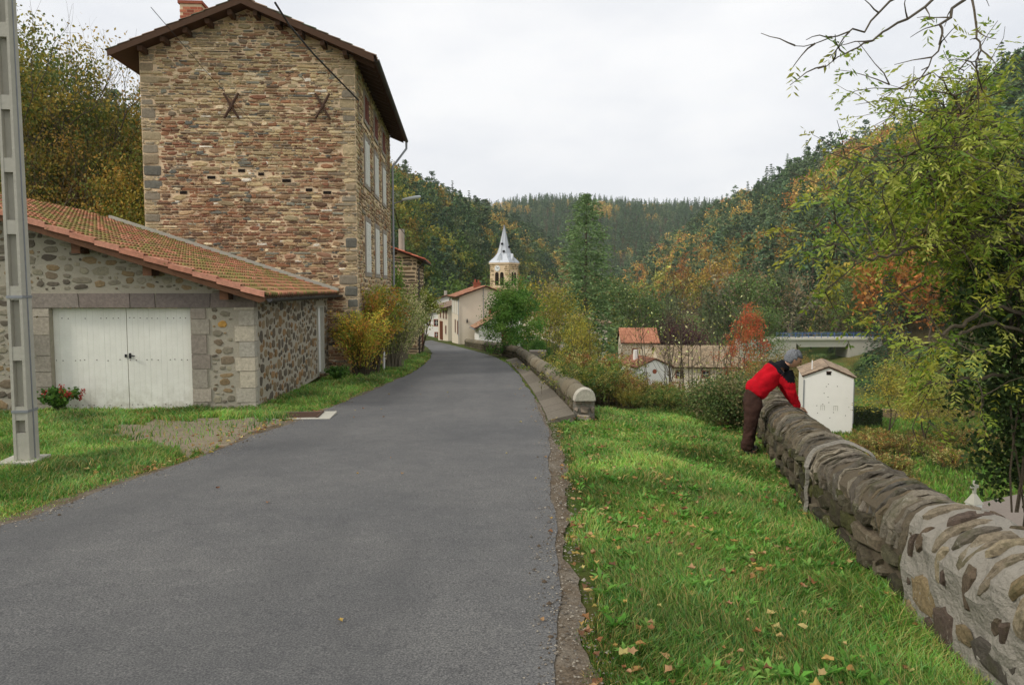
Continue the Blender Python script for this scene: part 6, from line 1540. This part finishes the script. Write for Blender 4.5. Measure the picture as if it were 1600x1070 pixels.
def lcond(x, y):
    c = (x < lx(y)-.06+.05*np.sin(5*y)) 
    fr_ = 14.0+(x-g0x)*.07   # garage front line
    c &= ~((y > fr_-.02) & (x < g0x-.07*(y-14)+.02) & (y < 22))
    c &= ~((y >= 21.9) & (x < HO.x-.07*(y-22)+.05))
    ina = in_poly(x, y, APRON); k = np.random.default_rng(3).random(np.shape(x)) < .05
    return c & (~ina | k)
bL = [(3.5, 7.2, 3800, .009, 1), (7.2, 9.5, 3600, .010, 1), (9.5, 12, 2600, .013, 1), (12, 14.6, 1900, .016, 1.15)]
grass_zone('verge_grass', 'rough grass between the road, the pole and the garage', bL, lambda a, b: (-13, -3.5), lcond, .075, gp1, 221)
grass_zone('verge_grass', 'narrow grass verge along the garage side wall and the bushes', [(14.6, 19, 1300, .02, 1), (19, 26, 800, .028, 1), (26, 40, 450, .035, 1)], lambda a, b: (-6.8, -3), lcond, .11, gp1, 231)
grass_zone('verge_grass', 'thin grass and moss growing between the asphalt and the kerb stones', [(12.4, 20, 900, .016, .6), (20, 33, 500, .026, .7)], lambda a, b: (-.6, 1.4), lambda x, y: (x > rx(y)-.04) & (x < np.maximum(rx(y)+.14+.08*np.sin(y*2), fwx(y)-.5)), .07, gp1, 241)
# broad-leaved weeds and fallen leaves
rng = np.random.default_rng(77); Vv, Cc = [], []
def oval_leaf(base, dirv, L, W_, sag):
    d = np.array(dirv)/np.linalg.norm(dirv); s = np.cross(d, [0, 0, 1]); s /= np.linalg.norm(s)+1e-9
    m1 = base+d*L*.45+np.array([0, 0, L*.25]); tip = base+d*L+np.array([0, 0, L*.25-sag]); 
    return [base, m1+s*W_/2, tip, m1-s*W_/2]
for k in range(900):
    y = 2.6+10.4*rng.random()**1.3 if k < 740 else rng.uniform(8, 14); 
    x = rng.uniform(float(rx(y))+.25, float(nwx(min(y, 13)))) if k < 740 else rng.uniform(-10, float(lx(y))-.1)
    if k >= 740 and (y > 13.6+(x-g0x)*.07 or in_poly(np.array([x]), np.array([y]), APRON)[0]): continue
    nl = rng.integers(4, 9); c0 = np.array([x, y, float(gz0(x, y))+.02]); L = rng.uniform(.035, .095); a0 = rng.uniform(0, 6.28); col = cols([S(92, 138, 54), S(108, 148, 68), S(78, 122, 46)], 1, .15, rng)[0]
    for j in range(nl):
        a = a0+j*6.28/nl+rng.normal(0, .2); Vv += oval_leaf(c0, (cos(a), sin(a), rng.uniform(.2, 1.0)), L*rng.uniform(.7, 1.2), L*.38, L*.15); Cc.append(col*rng.uniform(.85, 1.15))
v = np.array(Vv); tag(link('weeds', np_me('weeds', v, np.arange(len(v)).reshape(-1, 4), np.array(Cc), 'grass_blade')), 'broad-leaved weeds growing through the grass', 'weeds', kind='stuff')
Vv, Ff, Cc = [], [], []
lp_ = [S(150, 114, 66), S(128, 88, 54), S(166, 140, 76), S(110, 76, 50), S(156, 122, 86), S(174, 156, 100)]
def dead_leaf(x, y, z, L, col):
    a = rng.uniform(0, 6.28); ca, sa = cos(a), sin(a); n = 10; b = len(Vv); Vv.append((x, y, z+L*.18))
    tl = rng.uniform(-.35, .35)
    for k in range(n):
        t = 2*pi*k/n; r_ = L*(.5 if k % 2 else .36)*rng.uniform(.8, 1.15); u, w = cos(t)*r_*1.2, sin(t)*r_
        Vv.append((x+u*ca-w*sa, y+u*sa+w*ca, z+abs(w)*.9*rng.uniform(.5, 1.2)+abs(u)*tl+.01))
    for k in range(n): Ff.append((b, b+1+k, b+1+(k+1) % n)); Cc.append(col*rng.uniform(.85, 1.15))
for k in range(900):
    if k < 640:
        y = 2.7+10*rng.random()**1.2; x0, x1 = float(rx(y))+.12, float(nwx(min(y, 13))); u = rng.random(); x = x0+(x1-x0)*u**1.3; z = float(gz0(x, y))+.03+.05*rng.random()
    elif k < 860:
        y = rng.uniform(7.5, 14); x = float(lx(y))-abs(rng.normal(0, 1.0 if k % 2 else .25)); z = rz_(y)+.03
        if y > 13.6+(x-g0x)*.07: continue
    else:
        y = rng.uniform(3.5, 20); x = rng.uniform(float(lx(y)), float(rx(y))); z = rz_(y)+.026
        if rng.random() < .5: x = float(rx(y))-abs(rng.normal(0, .2))
    dead_leaf(x, y, z, rng.uniform(.02, .06)*(1 if k < 860 else .8), cols(lp_, 1, .15, rng)[0])
tag(link('fallen_leaves', np_me('fallen_leaves', np.array(Vv), np.array(Ff), np.array(Cc), 'leaf')), 'brown and yellow fallen leaves scattered on the grass and the road edge', 'fallen leaves', kind='stuff')

# ---------------------------------------------------------------- haze
mb = MB(); mb.box(-1300, 1450, -120, 1600, -60, 230)
me_h = mb.build('haze', 'cable'); me_h.data.materials.clear(); hm = bpy.data.materials.new('haze'); hm.use_nodes = True; hn = hm.node_tree; hn.nodes.clear()
pv = hn.nodes.new('ShaderNodeVolumePrincipled'); pv.inputs['Density'].default_value = .00013; pv.inputs['Color'].default_value = (.86, .9, .96, 1); ho = hn.nodes.new('ShaderNodeOutputMaterial'); hn.links.new(pv.outputs[0], ho.inputs['Volume'])
me_h.data.materials.append(hm); tag(me_h, 'thin bluish haze in the valley air', 'haze', kind='stuff')

# ---------------------------------------------------------------- the ash tree on the right, with ivy on its trunk
rng = np.random.default_rng(303); ax_, ay_ = 6.75, 9.3; az_ = h_(ax_, ay_)-.3
ash = empty('ash_tree', (ax_, ay_, az_), 0, 'ash tree with narrow yellow-green leaflets leaning in from the right beyond the parapet', 'ash tree')
L0 = Vector((ax_, ay_, az_)); mb = MB(); twigs = []
def limb(pts, r0, r1, tw=True, n=6):
    pts = [Vector(p)-L0 for p in pts]; out = []
    for i in range(len(pts)-1):
        for k in range(n): out.append(pts[i].lerp(pts[i+1], k/n)+Vector(rng.normal(0, .018, 3)))
    out.append(pts[-1]); rad = [r0+(r1-r0)*(i/(len(out)-1))**.8 for i in range(len(out))]
    mb.tube(out, rad, 8 if r0 > .05 else 5, cap=True)
    if tw:
        for i in range(2, len(out)):
            twigs.append((out[i], (out[i]-out[i-1]).normalized()))
limb([(ax_, ay_, az_), P(1640, 620, 9.3), P(1642, 440, 9.2), P(1632, 340, 9.1), P(1624, 220, 9.0), P(1640, 60, 8.8), P(1640, -160, 8.6)], .2, .06, False)
limb([P(1636, 420, 9.2), P(1578, 398, 9.2), P(1530, 386, 8.8), P(1509, 388, 8.6), P(1480, 345, 8.4), P(1462, 308, 8.2), P(1452, 270, 8.1)], .055, .015)
limb([P(1638, 390, 9.1), P(1530, 368, 8.6), P(1455, 382, 8.1), P(1395, 396, 7.8), P(1337, 413, 7.6)], .04, .008)
limb([P(1642, 500, 9.2), P(1545, 480, 8.6), P(1511, 503, 8.2), P(1460, 525, 7.9), P(1413, 553, 7.7)], .04, .01)
limb([P(1642, 540, 9.2), P(1560, 500, 8.4), P(1500, 520, 8.0), P(1482, 570, 7.8)], .03, .01)
limb([P(1630, 320, 9.1), P(1530, 230, 8.7), P(1510, 180, 8.4), P(1480, 140, 8.2)], .04, .01)
limb([P(1624, 250, 9.0), P(1490, 225, 8.6), P(1430, 240, 8.3), P(1390, 250, 8.1)], .03, .008)
limb([P(1632, 330, 9.1), P(1500, 290, 8.9), P(1430, 300, 8.9), P(1375, 330, 8.8)], .035, .008)
limb([P(1636, 370, 9.1), P(1520, 420, 9.3), P(1450, 440, 9.3), P(1390, 470, 9.3)], .035, .008)
limb([P(1632, 350, 9.1), P(1540, 270, 9.6), P(1500, 240, 9.8), P(1460, 200, 9.9)], .035, .008)
limb([P(1642, 580, 9.2), P(1530, 590, 8.9), P(1470, 600, 8.8), P(1420, 610, 8.7)], .03, .008)
limb([P(1632, 290, 9.1), P(1575, 215, 9.4), P(1530, 175, 9.6), P(1470, 170, 9.7)], .03, .008)
limb([P(1636, 380, 9.1), P(1570, 310, 9.6), P(1500, 330, 9.8), P(1430, 360, 9.9)], .03, .008)
limb([P(1636, 420, 9.1), P(1570, 350, 8.5), P(1530, 300, 8.3), P(1500, 260, 8.2)], .03, .008)
# overhanging twigs at the top of the frame
top_start = len(twigs)
limb([P(1640, -120, 8.7), P(1500, 0, 7.6), P(1475, 40, 7.0), P(1465, 75, 6.8), P(1440, 110, 6.7)], .022, .005, True, 4)
limb([P(1500, -40, 7.6), P(1420, 30, 6.6), P(1360, 60, 6.2), P(1320, 85, 6.0), P(1278, 108, 5.9)], .016, .003, True, 4)
limb([P(1400, 0, 6.6), P(1345, 45, 6.2), P(1300, 62, 6.0), P(1242, 72, 5.9)], .011, .003, True, 4)
limb([P(1520, -20, 7.4), P(1530, 60, 7.0), P(1520, 100, 6.9), P(1530, 150, 6.9)], .013, .004, True, 4)
PP, AA, CC = [], [], []; acol = [S(122, 136, 54), S(106, 126, 50), S(142, 150, 68), S(90, 112, 46), S(154, 158, 82), S(134, 134, 56)]
def compound(q, d, c, n=4, L=.2):
    d = d.normalized(); s = d.cross(Vector((0, 0, 1))); s = s.normalized() if s.length > .1 else Vector((1, 0, 0)); s = (s+Vector(rng.normal(0, .3, 3))).normalized()
    for k in range(n):
        p = q+d*(L*(k+.6)/n)-Vector((0, 0, .015*k))
        for sg in (-1, 1): 
            a = (d*.8+s*sg+Vector((0, 0, -.25))+Vector(rng.normal(0, .12, 3))).normalized(); PP.append(p+a*.04); AA.append(a); CC.append(c)
    PP.append(q+d*(L+.03)); AA.append(d); CC.append(c)
def twig(q, d, L, ncomp, lv=0):
    pts = [q]; dd = d
    for k in range(4): dd = (dd+Vector(rng.normal(0, .16, 3))+Vector((0, 0, .03 if k < 2 else -.1))).normalized(); pts.append(pts[-1]+dd*L/4)
    mb.tube(pts, [.009, .007, .005, .004, .003], 3, cap=False); c = acol[rng.integers(0, len(acol))]
    for j in range(ncomp):
        t = rng.uniform(.25, 1.0)*4; i = min(3, int(t)); p = pts[i].lerp(pts[i+1], t-i); cd = (dd*.5+Vector(rng.normal(0, .6, 3))+Vector((0, 0, -.25))).normalized(); compound(p, cd, c, rng.integers(3, 6), rng.uniform(.13, .24))
    if lv == 0:
        for j in range(3): i = rng.integers(1, 5); nd = (dd+Vector(rng.normal(0, .7, 3))).normalized(); twig(pts[i], nd, L*.75, ncomp, 1)
for i, (q, d) in enumerate(twigs):
    if i >= top_start:
        if rng.random() < .55: twig(q, (d+Vector(rng.normal(0, .5, 3))).normalized(), .3, 1 if rng.random() < .6 else 0, 1)
        continue
    if rng.random() < (.9 if (q+L0).z > 1.9 else .33): twig(q, (Vector((-.4, 0, .15))+d*.5+Vector(rng.normal(0, .8, 3))).normalized(), rng.uniform(.4, .85), 3)
mb.build('trunk', 'bark', ash)
PA, AAa = np.array([tuple(p) for p in PP]), np.array([tuple(a) for a in AA]); v, f = leaf_mesh_arrays(PA, .078*rng.uniform(.6, 1.3, len(PA)), .024*rng.uniform(.7, 1.3, len(PA)), AAa, rng)
c = np.array(CC)*rng.uniform(.75, 1.25, (len(CC), 1)); link('crown', np_me('ash_crown', v, f, c, 'ash_leaf'), ash)
print('ash leaflets', len(PA))
# ivy
PPi = []
for k in range(150):
    t = rng.uniform(0, 1); py = 300+(740-300)*t; sp_i = .28+.42*np.sin(np.clip(t, 0, 1)*pi)**.6; c0 = np.array(P(1592-20*sin(t*5), py, 9.25))+rng.normal(0, 1, 3)*np.array([sp_i*.62, sp_i*.5, .1])
    PPi.append(c0+rng.normal(0, .1, (95, 3))*np.array([1, 1, 1.3]))
PPi = np.concatenate(PPi)-np.array(L0); v, f = leaf_mesh_arrays(PPi, .075*rng.uniform(.6, 1.3, len(PPi)), .06*rng.uniform(.6, 1.3, len(PPi)), rng=rng)
ivt = empty('ivy', tuple(L0), 0, 'dark ivy hanging thickly round the trunk at the right edge', 'ivy')
link('leaves', np_me('ivy', v, f, cols([S(56, 74, 36), S(66, 86, 42), S(44, 60, 32), S(84, 98, 50)], len(PPi), .25, rng), 'leaf'), ivt)
mb = MB()
for k in range(4):
    pts = [Vector(P(1590+12*sin(k*2+j*.9), 800-j*60, 9.05))-L0 for j in range(9)]; mb.tube(pts, .014, 4)
mb.build('stems', 'bark', ivt)
# grass tufts and weeds along the foot of the near wall already belong to the lawn
